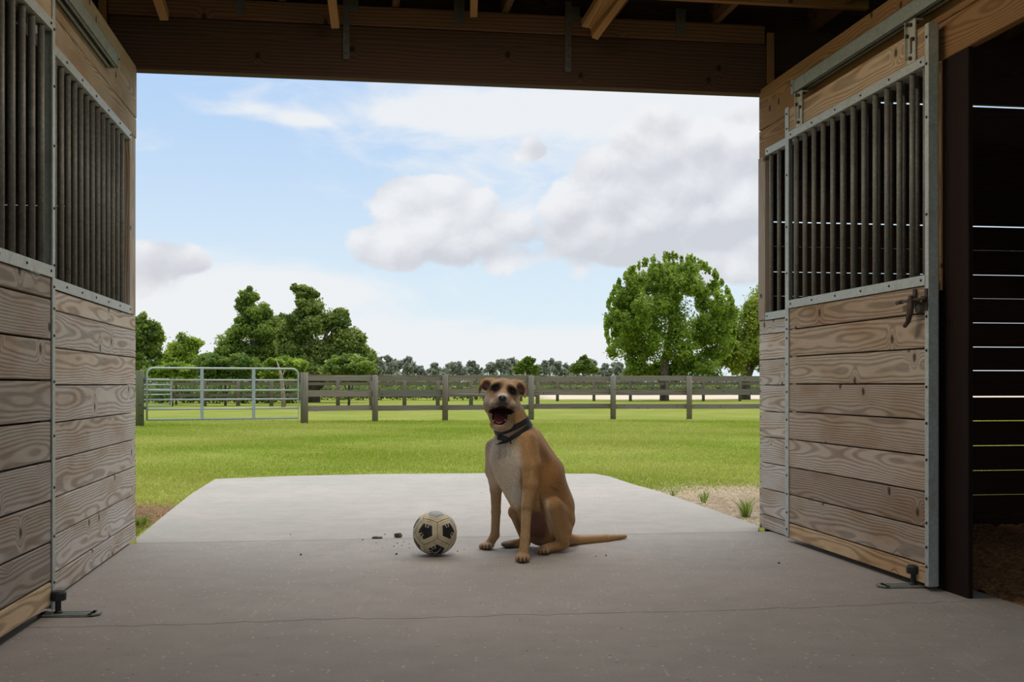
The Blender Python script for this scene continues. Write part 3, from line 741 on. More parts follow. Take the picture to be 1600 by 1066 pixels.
# ------------------------------------------------------------------ lawn
def lawn():
    nx, ny = 60, 60
    xs = np.concatenate([np.linspace(-900, -30, 15), np.linspace(-28, 28, 40), np.linspace(30, 900, 15)])
    ys = np.concatenate([np.linspace(-60, 5.8, 6), np.linspace(6.3, 40, 60), np.linspace(45, 1500, 30)])
    X, Y = np.meshgrid(xs, ys); Z = -0.035 + 0.012 * np.sin(X * 1.3) * np.cos(Y * 0.9)
    Z = np.where(Y < 6.2, -0.16, Z)
    v = np.stack([X, Y, Z], -1).reshape(-1, 3); i = np.arange(v.shape[0]).reshape(X.shape)
    f = np.stack([i[:-1, :-1], i[:-1, 1:], i[1:, 1:], i[1:, :-1]], -1).reshape(-1, 4)
    o = link('lawn', np_mesh('lawn', v, f, M_LAWN, smooth=True), Matrix.Identity(4))
    tag(o, 'green lawn spreading from the barn apron to the tree line', 'lawn', kind='structure')
lawn()
def blades():
    rs = np.random.RandomState(11); n = 520000
    # denser near the barn
    Y = 6.6 + (27.5 - 6.6) * rs.rand(n) ** 1.35
    X = (rs.rand(n) * 2 - 1) * (0.42 * Y + 1.2)
    nlow = 5 * np.sin(X * 0.9 + 1.3 * np.sin(Y * 0.5)) + 3 * np.sin(Y * 1.7 + X * 0.6)
    # keep off the slab and thin out on the worn patches
    q = np.stack([X - FB[0][3], Y - FB[1][3]], -1); u = np.array([FB[0][0], FB[1][0]]); w = np.array([FB[0][1], FB[1][1]])
    bx = q @ u; by = q @ w
    on = (np.abs(bx) < 1.86) & (by < 4.26)
    worn = np.exp(-(((X - 1.9) / 1.15) ** 2 + ((Y - 8.4) / 1.5) ** 2) * 1.2) + np.exp(-(((X + 2.75) / 0.6) ** 2 + ((Y - 7.55) / 0.7) ** 2) * 1.2)
    keep = (~on) & (rs.rand(n) > worn * 1.3) & (by > 0.25)
    X, Y, nlow, worn = X[keep], Y[keep], nlow[keep], worn[keep]; n = len(X)
    hgt = (0.012 + 0.020 * rs.rand(n)) * (1 + 0.15 * np.sin(nlow)) * (0.8 + Y / 40); wd = (0.0025 + 0.0025 * rs.rand(n)) * (0.5 + Y / 14)
    a = rs.rand(n) * 2 * np.pi; lean = (rs.rand(n, 2) - 0.5) * hgt[:, None] * 1.3
    base = np.stack([X, Y, np.full(n, -0.04)], -1)
    dx = np.stack([np.cos(a) * wd, np.sin(a) * wd, np.zeros(n)], -1)
    tip = base + np.concatenate([lean, hgt[:, None]], 1)
    v = np.stack([base - dx, base + dx, tip], 1).reshape(-1, 3)
    f = np.arange(3 * n).reshape(n, 3)
    c1 = np.array([0.30, 0.385, 0.03]); c2 = np.array([0.48, 0.485, 0.095]); c3 = np.array([0.42, 0.33, 0.13])
    t = np.clip(0.5 + 0.09 * nlow + 0.5 * (rs.rand(n) - 0.5), 0, 1)[:, None]
    c = c1 * (1 - t) + c2 * t; dry = (rs.rand(n) < 0.07 + 0.6 * np.clip(worn, 0, 1))[:, None]
    c = np.where(dry, c3 * (0.7 + 0.6 * rs.rand(n)[:, None]), c) * (0.8 + 0.4 * rs.rand(n)[:, None])
    c = np.repeat(c, 3, 0)
    o = link('grass_blades', np_mesh('grass', v, f, M_BLADE, c), Matrix.Identity(4))
    tag(o, 'short mown green grass blades around the concrete apron', 'grass', kind='stuff')
blades()
def straw():
    rs = np.random.RandomState(5); n = 5200
    X = np.concatenate([1.9 + rs.randn(n) * 0.55, -2.72 + rs.randn(n // 3) * 0.3]); Y = np.concatenate([8.3 + rs.randn(n) * 0.75, 7.5 + rs.randn(n // 3) * 0.4]); m = len(X)
    q = np.stack([X - FB[0][3], Y - FB[1][3]], -1); bx = q @ np.array([FB[0][0], FB[1][0]]); by = q @ np.array([FB[0][1], FB[1][1]])
    k = (np.abs(bx) > 1.83) & (by > 0.2); X, Y = X[k], Y[k]; m = len(X)
    a = rs.rand(m) * 2 * np.pi; L = 0.02 + 0.03 * rs.rand(m)
    d = np.stack([np.cos(a) * L, np.sin(a) * L, 0.015 * rs.rand(m)], -1); s = np.stack([-np.sin(a) * 0.002, np.cos(a) * 0.002, np.zeros(m)], -1)
    b = np.stack([X, Y, -0.025 + 0.02 * rs.rand(m)], -1)
    v = np.stack([b - d - s, b - d + s, b + d + s, b + d - s], 1).reshape(-1, 3); f = np.arange(4 * m).reshape(m, 4)
    c = np.array([0.52, 0.40, 0.25])[None] * (0.6 + 0.7 * rs.rand(m)[:, None]); c = np.where((X < 0)[:, None], c * np.array([0.75, 0.6, 0.5]), c)
    o = link('dry_straw', np_mesh('straw', v, f, M_BLADE, np.repeat(c, 4, 0)), Matrix.Identity(4))
    tag(o, 'dry straw litter on the worn ground beside the apron', 'straw', kind='stuff')
straw()
def tuft(px, py, h, n, label, seed):
    rs = np.random.RandomState(seed); p = ground(px, py, -0.03)
    a = rs.rand(n) * 2 * np.pi; hh = h * (0.5 + 0.6 * rs.rand(n)); r0 = rs.rand(n) * 0.03
    b = np.stack([r0 * np.cos(a), r0 * np.sin(a), np.zeros(n) - 0.005], -1)
    ou = np.stack([np.cos(a), np.sin(a), np.zeros(n)], -1); sd = np.stack([-np.sin(a), np.cos(a), np.zeros(n)], -1) * 0.004
    mid = b + ou * (0.25 * hh)[:, None] + np.array([0, 0, 1]) * (0.65 * hh)[:, None]; tip = b + ou * (0.75 * hh)[:, None] + np.array([0, 0, 1]) * hh[:, None]
    v = np.stack([b - sd, b + sd, mid + sd * .8, mid - sd * .8, tip], 1).reshape(-1, 3)
    k = np.arange(n)[:, None] * 5
    f = np.concatenate([k + np.array([[0, 1, 2]]), k + np.array([[0, 2, 3]]), k + np.array([[3, 2, 4]])])
    c = np.array([0.24, 0.33, 0.05])[None] * (0.7 + 0.6 * rs.rand(n)[:, None])
    o = link('grass_tuft', np_mesh('tuft', v, f, M_BLADE, np.repeat(c, 5, 0)), T(*p))
    tag(o, label, 'grass tuft')
tuft(1165, 808, 0.13, 60, 'bright grass tuft at the foot of the right door post', 1)
tuft(1100, 786, 0.10, 34, 'small grass tuft in the sandy patch beside the apron edge', 2)
tuft(1052, 774, 0.07, 26, 'tiny grass tuft where the apron meets the sandy patch', 3)
tuft(219, 822, 0.09, 50, 'grass tuft at the foot of the left stall wall', 4)

# ------------------------------------------------------------------ fences and gates
def round_post(name, p, r, h, parent, mat=M_FENCE, tint=None):
    mb = MB(); mb.tube([(-h / 2, 0, 0), (h / 2 - 0.012, 0, 0), (h / 2, 0, 0)], [r * 1.03, r, r * 0.85], 12)
    o = link(name, mb.mesh(mat, True), T(p.x, p.y, h / 2 - 0.05) @ AX['z'], parent)
    if tint: o.color = (*tint, 1)
    return o
def paddock_fence():
    pts = [(475.5, 662), (586, 659), (695.5, 657.5), (830, 656), (958, 655), (1077, 654.5), (1200, 654), (1322, 653.5), (1440, 653)]
    P = [ground(x, y, -0.03) for x, y in pts]
    f = thing('paddock_fence', Matrix.Translation(P[0]), 'three-rail grey wooden paddock fence crossing the lawn behind the dog', 'fence')
    for i, p in enumerate(P):
        o = round_post('post', p, 0.085 if i == 0 else 0.07, 1.17 if i == 0 else 1.12, f, tint=tintw(0.9, 1.15))
    for i in range(len(P) - 1):
        a, b = P[i], P[i + 1]; off = Vector((0, 0.085, 0))
        fr = frame(a + off, (b - a)); L = (Vector((b.x, b.y)) - Vector((a.x, a.y))).length
        for z0, z1 in ((0.965, 1.10), (0.61, 0.755), (0.26, 0.385)):
            j = random.uniform(-0.012, 0.012)
            box('rail', fr, (0.0, L, -0.015, 0.015, z0 + j, z1 + j), M_FENCE, f, 'x', 0.0, tintw(0.75, 1.05))
paddock_fence()
gp0 = ground(218.5, 666, -0.03)
gpost = link('gate_post', None, Matrix.Translation(gp0)); tag(gpost, 'thick greenish round timber post hanging the tubular farm gate', 'post')
round_post('post_shaft', gp0, 0.085, 1.2, gpost, tint=(0.62, 0.78, 0.58))
for z in (0.35, 0.95):
    mb = MB(); mb.box(0.05, 0.14, -0.02, 0.02, z, z + 0.05); mb.build('hinge', Matrix.Translation(gp0), M_STRAP, gpost)
def farm_gate(A, B, ztop, zbot, rails, ups, r, label, nm='farm_gate'):
    fr = frame((A.x, A.y, 0), (B.x - A.x, B.y - A.y)); L = math.hypot(B.x - A.x, B.y - A.y)
    g = thing(nm, fr.copy(), label, 'gate')
    c = 0.14
    def arc(cx, cz, a0, a1): return [(cx + c * math.cos(R(a0 + (a1 - a0) * k / 5)), 0, cz + c * math.sin(R(a0 + (a1 - a0) * k / 5))) for k in range(6)]
    path = [(0, 0, zbot)] + arc(c, ztop - c, 180, 90) + arc(L - c, ztop - c, 90, 0) + [(L, 0, zbot), (0, 0, zbot)]
    mb = MB(); mb.tube(path, r, 8); mb.build('gate_frame', fr, M_GATE, g, True)
    for z in rails:
        mb = MB(); mb.tube([(0, 0, z), (L, 0, z)], r * 0.9, 8); mb.build('gate_rail', fr, M_GATE, g, True)
    for x in ups:
        mb = MB(); mb.box(x - r * 1.4, x + r * 1.4, -r * 1.3, r * 1.3, zbot, ztop); mb.build('upright', fr, M_GATE, g)
    mb = MB(); mb.tube([(0.02, -0.03, zbot + 0.62), (0.06, -0.05, zbot + 0.5), (0.10, -0.03, zbot + 0.6)], 0.01, 6); mb.build('chain', fr, M_STRAP, g)
    return g
Y1, Y2 = 23.83, 25.2
A = Vector(((229.5 - 800) / F * Y1, Y1, 0)); B = Vector(((466 - 800) / F * Y2, Y2, 0))
zf = lambda py, Y: H + (HOR - py) * Y / F
farm_gate(A, B, 1.20, 0.10, [zf(p, 23.8) for p in (594, 610.5, 625, 640)], [(313 - 229.5) / F * 23.6 + 0.02, (393 - 229.5) / F * 23.8 + 0.04], 0.022, 'pale grey tubular farm gate with six bars, left of the paddock fence')
# second gate and fence far behind
A2, B2 = Vector(((222 - 800) / F * 44, 44, 0)), Vector(((267.5 - 800) / F * 45, 45, 0))
farm_gate(A2, B2, 1.05, 0.0, [0.25, 0.45, 0.65, 0.84], [], 0.03, 'small white tubular gate seen through the nearer farm gate')
def far_fence(name, pts, label, zr, hp):
    f = thing(name, Matrix.Translation(Vector(pts[0])), label, 'fence')
    for p in pts: round_post('post', Vector(p), 0.08, hp, f, tint=(0.75, 0.72, 0.66))
    for a, b in zip(pts[:-1], pts[1:]):
        a, b = Vector(a), Vector(b); fr = frame(a + Vector((0, 0.09, 0)), (b - a)); L = (b - a).length
        for z0, z1 in zr: box('rail', fr, (0, L, -0.015, 0.015, z0, z1), M_FENCE, f, 'x', 0.0, (0.72, 0.68, 0.62))
far_fence('pasture_fence', [((268 + 52 * i - 800) / F * 46, 46, -0.03) for i in range(12)], 'low brown rail fence far behind the farm gate', ((0.85, 0.97), (0.38, 0.50)), 1.05)
far_fence('arena_fence', [((700 + 57 * i - 800) / F * 60, 60, -0.03) for i in range(12)], 'dark rail fence along the sandy riding arena', ((0.86, 0.99), (0.52, 0.62)), 1.05)
# ------------------------------------------------------------------ trees
def leaf_cloud(rs, blobs, n, size, c1, c2, shell=0.55, up=0.25):
    """blobs: (x,y,z,rx,ry,rz,weight); returns verts, faces, colours of bent leaf-cluster quads"""
    wts = np.array([b[6] for b in blobs], float); wts /= wts.sum()
    idx = rs.choice(len(blobs), n, p=wts); Bm = np.array([b[:6] for b in blobs])
    d = rs.randn(n, 3); d /= np.linalg.norm(d, axis=1)[:, None]
    rr = (shell + (1 - shell) * rs.rand(n) ** 0.6) * (1 + 0.10 * rs.randn(n))
    # lumpy surface
    lump = 1 + 0.16 * np.sin(d[:, 0] * 7 + idx) * np.sin(d[:, 2] * 8 + 2 * idx) + 0.10 * np.sin(d[:, 1] * 13 + idx * 3)
    p = Bm[idx, :3] + d * Bm[idx, 3:6] * (rr * lump * np.where(rs.rand(n) < 0.10, 1.0 + 0.35 * rs.rand(n), 1.0))[:, None]
    s = size * (0.6 + 0.8 * rs.rand(n))
    nrm = d * 0.6 + rs.randn(n, 3) * 0.8; nrm[:, 2] += up; nrm /= np.linalg.norm(nrm, axis=1)[:, None]
    t = np.cross(nrm, rs.randn(n, 3)); t /= np.linalg.norm(t, axis=1)[:, None]; b = np.cross(nrm, t)
    asp = 0.55 + 0.4 * rs.rand(n)
    tv = t * s[:, None]; bv = b * (s * asp)[:, None]
    v = np.stack([p - tv, p - bv + nrm * (0.2 * s)[:, None], p + tv, p + bv + nrm * (0.2 * s)[:, None]], 1).reshape(-1, 3)
    f = np.arange(4 * n).reshape(n, 4)
    k = np.clip(0.5 + 0.28 * np.sin(p[:, 0] * 1.7 + idx) + 0.2 * np.sin(p[:, 2] * 2.3 + idx * 1.3) + 0.35 * (rs.rand(n) - 0.5), 0, 1)[:, None]
    c = np.array(c1) * (1 - k) + np.array(c2) * k
    c *= (0.95 + 0.6 * rs.rand(n))[:, None]
    return v, f, np.repeat(c, 4, 0)
def tree(name, base, blobs, n, size, c1, c2, label, cat='tree', group=None, trunk=0.18, seed=1, shell=0.55, limbs=True):
    """blobs given relative to the base"""
    rs = np.random.RandomState(seed)
    t = thing(name, T(*base), label, cat, group)
    sub = [(b[0], b[1], b[2], b[3] * 0.74, b[4] * 0.74, b[5] * 0.74, b[6] * 3.2) for b in blobs]
    for b in blobs:
        for k in range(14):
            d = rs.randn(3); d /= np.linalg.norm(d); q = rs.rand() ** 0.35 * 0.88; e = 0.20 + 0.22 * rs.rand()
            sub.append((b[0] + d[0] * b[3] * q, b[1] + d[1] * b[4] * q, b[2] + d[2] * b[5] * q, b[3] * e, b[4] * e, b[5] * e, b[6] * (0.6 + 0.8 * rs.rand())))
    v, f, c = leaf_cloud(rs, sub, n, size, c1, c2, 0.35)
    link('crown', np_mesh('crown', v, f, M_LEAF, c), T(*base), t)
    mb = MB()
    top = max(blobs, key=lambda b: b[2])
    mb.tube([(0, 0, -0.1), (0.02, 0, top[2] * 0.25), (top[0] * 0.5, top[1] * 0.5, top[2] * 0.6), (top[0], top[1], top[2])], [trunk, trunk * 0.85, trunk * 0.5, trunk * 0.15], 8)
    if limbs:
        for b in blobs[:14]:
            h = min(b[2] * 0.5, top[2] * 0.3)
            mid = (b[0] * 0.45, b[1] * 0.45, (h + b[2]) / 2)
            mb.tube([(0, 0, h * 0.6), mid, (b[0], b[1], b[2])], [trunk * 0.5, trunk * 0.33, trunk * 0.08], 6)
    mb.build('trunk', T(*base), M_BARK, t, True)
    return t
def tb(base, Y, lst):
    """(px, py, rx_px, ry_px, dY, weight) -> blobs relative to base"""
    out = []
    for px, py, rx, ry, dy, w in lst:
        p = at(px, py, Y + dy) - Vector(base); k = (Y + dy) / F
        out.append((p.x, p.y, p.z, rx * k, 0.5 * (rx + ry) * k, ry * k, w))
    return out
DG1, DG2 = (0.09, 0.14, 0.025), (0.33, 0.40, 0.07)
LG1, LG2 = (0.15, 0.23, 0.02), (0.40, 0.46, 0.06)
def oak(nm, px, ygr, Y, lst, n, size, c1, c2, label, **kw):
    base = ((px - 800) / F * Y, Y, -0.03)
    return tree(nm, base, tb(base, Y, lst), n, size, c1, c2, label, **kw)
# the rounded tree on the right: a full dome with many upright shoots round its rim
rs0 = random.Random(21)
lst = [(1048, 505, 62, 66, 0, 3.0)]
for k in range(46):
    a = rs0.uniform(-0.25, math.pi + 0.25); rr = rs0.uniform(0.55, 0.93)
    lst.append((1048 + 98 * rr * math.cos(a), 507 - 100 * rr * math.sin(a), rs0.uniform(13, 22), rs0.uniform(15, 26), rs0.uniform(-2.2, 2.2), 0.55))
for x, y in ((1000, 566), (1040, 574), (1085, 570), (975, 548), (1120, 552), (1010, 545), (1070, 550), (1030, 580), (1105, 578), (1065, 582), (1000, 580)): lst.append((x, y, 28, 18, rs0.uniform(-1.5, 1.5), 0.9))
for k in range(80):
    a = rs0.uniform(-0.35, math.pi + 0.3); lst.append((1048 + 101 * math.cos(a), 507 - 104 * math.sin(a) - 2, 3.2, rs0.uniform(6, 11), rs0.uniform(-1.5, 1.5), 0.06))
for x, y in ((1010, 520), (1085, 520), (1048, 545), (1048, 480), (985, 520), (1110, 520)): lst.append((x, y, 40, 36, rs0.uniform(-1, 1), 1.4))
oak('maple_tree', 1038, 0, 61.0, lst, 80000, 0.068, (0.11, 0.18, 0.014), (0.36, 0.44, 0.06), 'large rounded bright green tree standing behind the fence on the right', trunk=0.26, seed=3, shell=0.35, limbs=False)
oak('oak_tree', 1165, 0, 66.0, [(1165, 520, 36, 55, 0, 2), (1185, 480, 34, 36, 0, 1), (1150, 555, 34, 30, -1, 1), (1190, 560, 40, 30, 0, 1), (1215, 510, 40, 60, 1, 1.5), (1140, 530, 20, 30, 0, .6)], 34000, 0.075, (0.13, 0.19, 0.015), (0.36, 0.40, 0.055), 'yellow-green tree half hidden by the right stall wall', trunk=0.3, seed=4)
# the clump on the left
oak('oak_tree', 405, 0, 63.0, [(388, 465, 17, 16, 0, .9), (378, 480, 14, 16, 0, .6), (402, 490, 22, 22, 0, 1), (418, 488, 10, 10, 0, .4), (395, 520, 40, 28, 0, 1.6), (365, 540, 30, 26, 0, 1.2), (345, 560, 26, 20, 0, 1), (400, 560, 50, 26, 0, 1.9), (425, 530, 24, 30, 0, 1), (360, 575, 40, 16, -1, 1.2), (420, 578, 40, 14, -1, 1.2), (432, 508, 16, 20, 0, .7), (440, 540, 22, 26, 0, 1)], 60000, 0.066, DG1, DG2, 'tall dark oak with a ragged two-lobed top behind the farm gate', trunk=0.32, seed=5)
oak('oak_tree', 490, 0, 56.0, [(480, 458, 22, 13, 0, .7), (462, 450, 10, 6, 0, .2), (482, 480, 26, 20, 0, 1.1), (520, 500, 26, 20, 0, 1), (535, 495, 12, 14, 0, .5), (480, 510, 36, 26, 0, 1.5), (540, 530, 34, 28, 0, 1.4), (560, 555, 30, 24, 0, 1.2), (500, 550, 50, 30, 0, 1.8), (455, 545, 26, 34, 0, 1.2), (575, 565, 16, 18, 0, .6), (470, 576, 40, 15, -1, 1.2), (545, 576, 42, 15, -1, 1.3), (510, 580, 40, 12, -1, 1.0), (450, 518, 18, 20, 0, .8)], 72000, 0.066, DG1, (0.35, 0.39, 0.085), 'broad dark oak with sparse crown tip beside the fence corner post', trunk=0.34, seed=6)
oak('oak_tree', 300, 0, 72.0, [(283, 548, 28, 24, 0, 1.2), (300, 535, 18, 12, 0, .6), (270, 565, 34, 20, 0, 1.1), (310, 570, 30, 14, 0, .8)], 24000, 0.075, LG1, LG2, 'low bright green bushy tree behind the left end of the gate', trunk=0.22, seed=7)
oak('oak_tree', 225, 0, 56.0, [(232, 512, 24, 15, 0, .9), (215, 505, 18, 14, 0, .6), (240, 525, 20, 12, 0, .7), (222, 540, 30, 24, 0, 1.2), (225, 565, 30, 22, 0, 1), (200, 530, 30, 40, 0, 1.2)], 26000, 0.072, DG1, DG2, 'dark tree emerging from behind the left stall wall', trunk=0.28, seed=8)
# undergrowth in front of the clump
und = [(352, 570, 50, 19, (0.08, 0.14, 0.02), (0.20, 0.26, 0.04), 'pale green thicket under the ragged oak'), (445, 572, 38, 17, LG1, LG2, 'yellow-green thicket between the two dark oaks'),
       (545, 572, 40, 17, DG1, DG2, 'dark green thicket at the right foot of the oak clump'), (275, 578, 44, 13, LG1, LG2, 'low bright thicket seen through the farm gate')]
for i, (px, py, rx, ry, c1, c2, lb) in enumerate(und):
    oak('thicket', px, 0, 47.0 + 1.9 * (i % 2), [(px, py, rx, ry, 0, 1), (px - rx * .5, py + 3, rx * .5, ry, -.4, .6), (px + rx * .5, py + 2, rx * .5, ry * .9, -.5, .6), (px, 590, rx, 10, 0, .7)], 11000, 0.066, c1, c2, lb, cat='shrub', trunk=0.06, seed=20 + i)
for px, y0, y1, lb in ((437, 562, 592, 'bare pale dead trunk standing in front of the oak clump'),):
    b0 = at(px, 601, 44); base = Vector((b0.x, 44, -0.03)); top = at(px - 3, y0, 44)
    mb = MB(); hh = top.z; mb.tube([(0.15, 0, 0), (0.12, 0, hh * .4), (0.05, 0, hh * .7), (-0.12, 0.0, hh)], [0.09, 0.08, 0.06, 0.015], 8); mb.tube([(0.07, 0, hh * .6), (0.20, 0, hh * .8)], [0.03, 0.008], 6)
    o = mb.build('dead_trunk', Matrix.Translation(base), M_DEADW, None, True); tag(o, lb, 'dead tree')
# distant tree line
rs1 = random.Random(5)
HZ1, HZ2 = (0.21, 0.22, 0.155), (0.33, 0.335, 0.245)  # haze of distance mixed into these leaf colours
for i in range(21):
    px = 585 + i * 22 + rs1.uniform(-5, 5); hgt = rs1.uniform(22, 36); Y = 172 + (i % 3) * 16
    ctr = 592 - hgt * 0.55
    l = [(px + rs1.uniform(-8, 8), ctr + rs1.uniform(-6, 4), rs1.uniform(12, 17), hgt * 0.45, 0, 1), (px + rs1.uniform(-9, 9), 592 - hgt + 4, 7, 6, 0, .35), (px + rs1.uniform(-12, 12), 590, 17, 14, 0, 1.2), (px + 8, ctr + 5, 9, 9, 0, .5)]
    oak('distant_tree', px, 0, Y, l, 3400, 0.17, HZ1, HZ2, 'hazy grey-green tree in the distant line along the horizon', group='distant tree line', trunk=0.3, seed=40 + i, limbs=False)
oak('bright_shrub_tree', 823, 0, 120, [(823, 568, 14, 12, 0, 1), (812, 578, 11, 7, 0, .7), (833, 578, 12, 8, 0, .7)], 6500, 0.13, (0.10, 0.16, 0.02), (0.24, 0.30, 0.05), 'bright green round tree on the horizon right of the dog\'s head', trunk=0.2, seed=70, limbs=False)
oak('bright_shrub_tree', 911, 0, 115, [(911, 570, 18, 11, 0, 1), (900, 577, 12, 8, 0, .6), (924, 577, 14, 8, 0, .7), (912, 562, 8, 7, 0, .4)], 7500, 0.12, (0.09, 0.14, 0.02), (0.21, 0.26, 0.045), 'bright green spreading tree on the horizon left of the maple', trunk=0.2, seed=71, limbs=False)
# tall reeds and hedge strip beyond the fences
for i, (xa, xb, Y, n_, sz, hz, c1, c2, lb) in enumerate(((225, 470, 53, 9000, 0.06, 0.42, (0.07, 0.12, 0.02), (0.20, 0.26, 0.05), 'tall green weeds along the far fence behind the gate'), (478, 760, 64, 9000, 0.06, 0.40, (0.08, 0.12, 0.03), (0.19, 0.24, 0.05), 'tall green weeds behind the middle of the paddock fence'),
                                           (835, 1190, 98, 9000, 0.09, 0.40, (0.10, 0.13, 0.035), (0.20, 0.22, 0.06), 'strip of rough scrub beyond the sandy arena'), (-150, 1450, 162, 24000, 0.17, 1.15, (0.20, 0.22, 0.12), (0.33, 0.35, 0.20), 'hazy olive scrub along the foot of the distant tree line'))):  # the farthest strip also has distance haze in its colours
    rs = np.random.RandomState(90 + i); n = n_
    x0, x1 = (xa - 800) / F * Y, (xb - 800) / F * Y
    bl = [((x1 - x0) * (k + .5) / 26, 0, hz, (x1 - x0) / 34, 1.0, hz * (0.85 + 0.5 * rs.rand()), 1) for k in range(26)]
    v, f, c = leaf_cloud(rs, bl, n, sz, c1, c2, 0.1)
    o = link('weeds', np_mesh('weeds', v, f, M_LEAF, c), T(x0, Y, 0)); tag(o, lb, 'weeds', kind='stuff')

# ------------------------------------------------------------------ ball
M_CREAM = plain_mat('worn_cream_leatherette', (0.56, 0.47, 0.30), 0.5, var=0.16, sc=30.0)
M_SEAM = plain_mat('grey_seam', (0.27, 0.225, 0.155), 0.7)
M_INK = plain_mat('black_print', (0.014, 0.013, 0.014), 0.45)
M_PRINTW = plain_mat('pale_print', (0.50, 0.48, 0.42), 0.5)
M_PRINTG = plain_mat('grey_print', (0.28, 0.29, 0.28), 0.5)
def soccer_ball():
    c = at(679.5, 833.0, 5.61); rad = 0.11; c.z = rad
    b = thing('soccer_ball', T(c.x, c.y, 0), 'scuffed cream football with black striped pentagons, left of the dog', 'ball')
    M = Matrix.Translation(c)
    ph = (1 + 5 ** 0.5) / 2
    ico = [Vector(v).normalized() for v in [(0, s, t * ph) for s in (1, -1) for t in (1, -1)] + [(s, t * ph, 0) for s in (1, -1) for t in (1, -1)] + [(t * ph, 0, s) for s in (1, -1) for t in (1, -1)]]
    i0 = 0; nb = sorted(range(12), key=lambda k: -ico[0].dot(ico[k]))
    i1 = nb[1]; i2 = [k for k in nb[2:6] if ico[k].dot(ico[i1]) > 0.4][0]
    v = Vector((0.18, -0.975, -0.13)).normalized()
    ex = Vector((1, 0, 0)); ex = (ex - v * ex.dot(v)).normalized(); ez = Vector((0, 0, 1)); ez = (ez - v * ez.dot(v) - ex * ez.dot(ex)).normalized()
    th = math.acos((ico[i0] + ico[i1] + ico[i2]).normalized().dot(ico[0]))
    tgt = [(v * math.cos(th) + (ex * math.cos(R(p)) + ez * math.sin(R(p))) * math.sin(th)) for p in (28, 148, -92)]
    src = [ico[i0], ico[i1], ico[i2]]
    def mat3(a): return Matrix((a[0], a[1], a[2])).transposed()
    rot = mat3(tgt) @ mat3(src).inverted()
    if rot.determinant() < 0:
        src = [ico[i0], ico[i2], ico[i1]]; rot = mat3(tgt) @ mat3(src).inverted()
    dirs = [(rot @ q).normalized() for q in ico]
    def panel_geo(n, rings, rfun, nseg=5):
        near = [d for d in dirs if 0.3 < n.dot(d) < 0.9]
        a = near[0] - n * near[0].dot(n); a.normalize(); bb = n.cross(a)
        near.sort(key=lambda d: math.atan2(d.dot(bb), d.dot(a)))
        cor = [(n + near[k] + near[(k + 1) % 5]).normalized() for k in range(5)]
        per = [cor[k].lerp(cor[(k + 1) % 5], j / nseg) for k in range(5) for j in range(nseg)]
        vs = [n * rfun(0)]; fs = []; m = len(per)
        for t in rings:
            vs += [n.lerp(p, t).normalized() * rfun(t) for p in per]
        for k in range(m): fs.append((0, 1 + k, 1 + (k + 1) % m))
        for i in range(len(rings) - 1):
            for k in range(m):
                p0 = 1 + i * m + k; p1 = 1 + i * m + (k + 1) % m; fs.append((p0, p0 + m, p1 + m, p1))
        return vs, fs, m, cor
    rings = [0.25, 0.46, 0.60, 0.72, 0.775, 0.785, 0.80, 0.81, 0.88, 0.93, 0.965, 1.0]
    def rf(t): return rad - (0.0006 if 0.78 < t < 0.805 else 0.0) - (0.0022 if t > 0.99 else 0.0006 if t > 0.93 else 0.0)
    def prf(t): return rad + 0.0004
    for n in dirs:
        vs, fs, m, cor = panel_geo(n, rings, rf)
        mb = MB(); mb.add(vs, fs); me = mb.mesh(M_CREAM, True); me.materials.append(M_SEAM)
        for p in me.polygons:
            i = (p.index - m) // m
            if p.index >= m and (rings[i] in (0.785,) or rings[i] >= 0.96): p.material_index = 1
        pan = link('panel', me, M, b)
        dark = n.y < 0.35
        vs, fs, m2, cor = panel_geo(n, [0.2, 0.4, 0.575, 0.60], lambda t: rad + (0.0005 if t < 0.59 else -0.0003))
        mb = MB(); mb.add(vs, fs)
        pen = mb.build('pentagon_patch', M, M_PRINTG if n.z > 0.8 else M_INK, pan, True)
        # two pairs of pale notches cut in from neighbouring edges
        mb = MB()
        pt = [(cor[k] + cor[(k + 1) % 5]).normalized() - n for k in range(5)]
        e1 = max(range(5), key=lambda k: pt[k].z); sg = 1 if n.x > 0.35 else -1
        e2 = max([k for k in range(5) if k != e1], key=lambda k: sg * pt[k].x * 0.8 - pt[k].z)
        for e in (e1, e2):
            ca, cb = cor[e], cor[(e + 1) % 5]
            for f0 in (0.29, 0.68):
                q = ca.lerp(cb, f0); pts = []
                for t in (0.32, 0.40, 0.48, 0.55, 0.61): pts.append(n.lerp(q, t).normalized())
                side = (cb - ca).normalized() * 0.024
                g = []
                for p in pts: g += [(p - side).normalized() * (rad + 0.0010), (p + side).normalized() * (rad + 0.0010)]
                mb.add(g, [(2 * k, 2 * k + 1, 2 * k + 3, 2 * k + 2) for k in range(4)])
        if n.z > 0.8: continue
        tag(mb.build('stripes', M, M_PRINTW, pen, True), kind='stuff')
    # grey curved emblem on the lowest facing pentagon
    n = min(dirs, key=lambda d: (d - tgt[2]).length)
    ex2 = (ex - n * ex.dot(n)).normalized(); ez2 = n.cross(ex2) * -1
    if ez2.z < 0: ez2 = -ez2
    pts = [(-0.20, -0.06, .03), (-0.14, -0.15, .06), (-0.03, -0.16, .065), (0.06, -0.06, .05), (0.14, 0.08, .03), (0.20, 0.20, .01)]
    g = []
    for x, z, w in pts:
        for s in (1, -1):
            g.append((n + ex2 * (x + s * -w * .5) + ez2 * (z + s * w)).normalized() * (rad + 0.0016))
    mb = MB(); mb.add(g, [(2 * k, 2 * k + 1, 2 * k + 3, 2 * k + 2) for k in range(len(pts) - 1)])
    pen0 = min([o for o in b.children], key=lambda o: (sum((Vector(q.co) for q in o.data.vertices), Vector()).normalized() - n).length)
    mb.build('emblem', M, M_PRINTG, pen0, True)
soccer_ball()

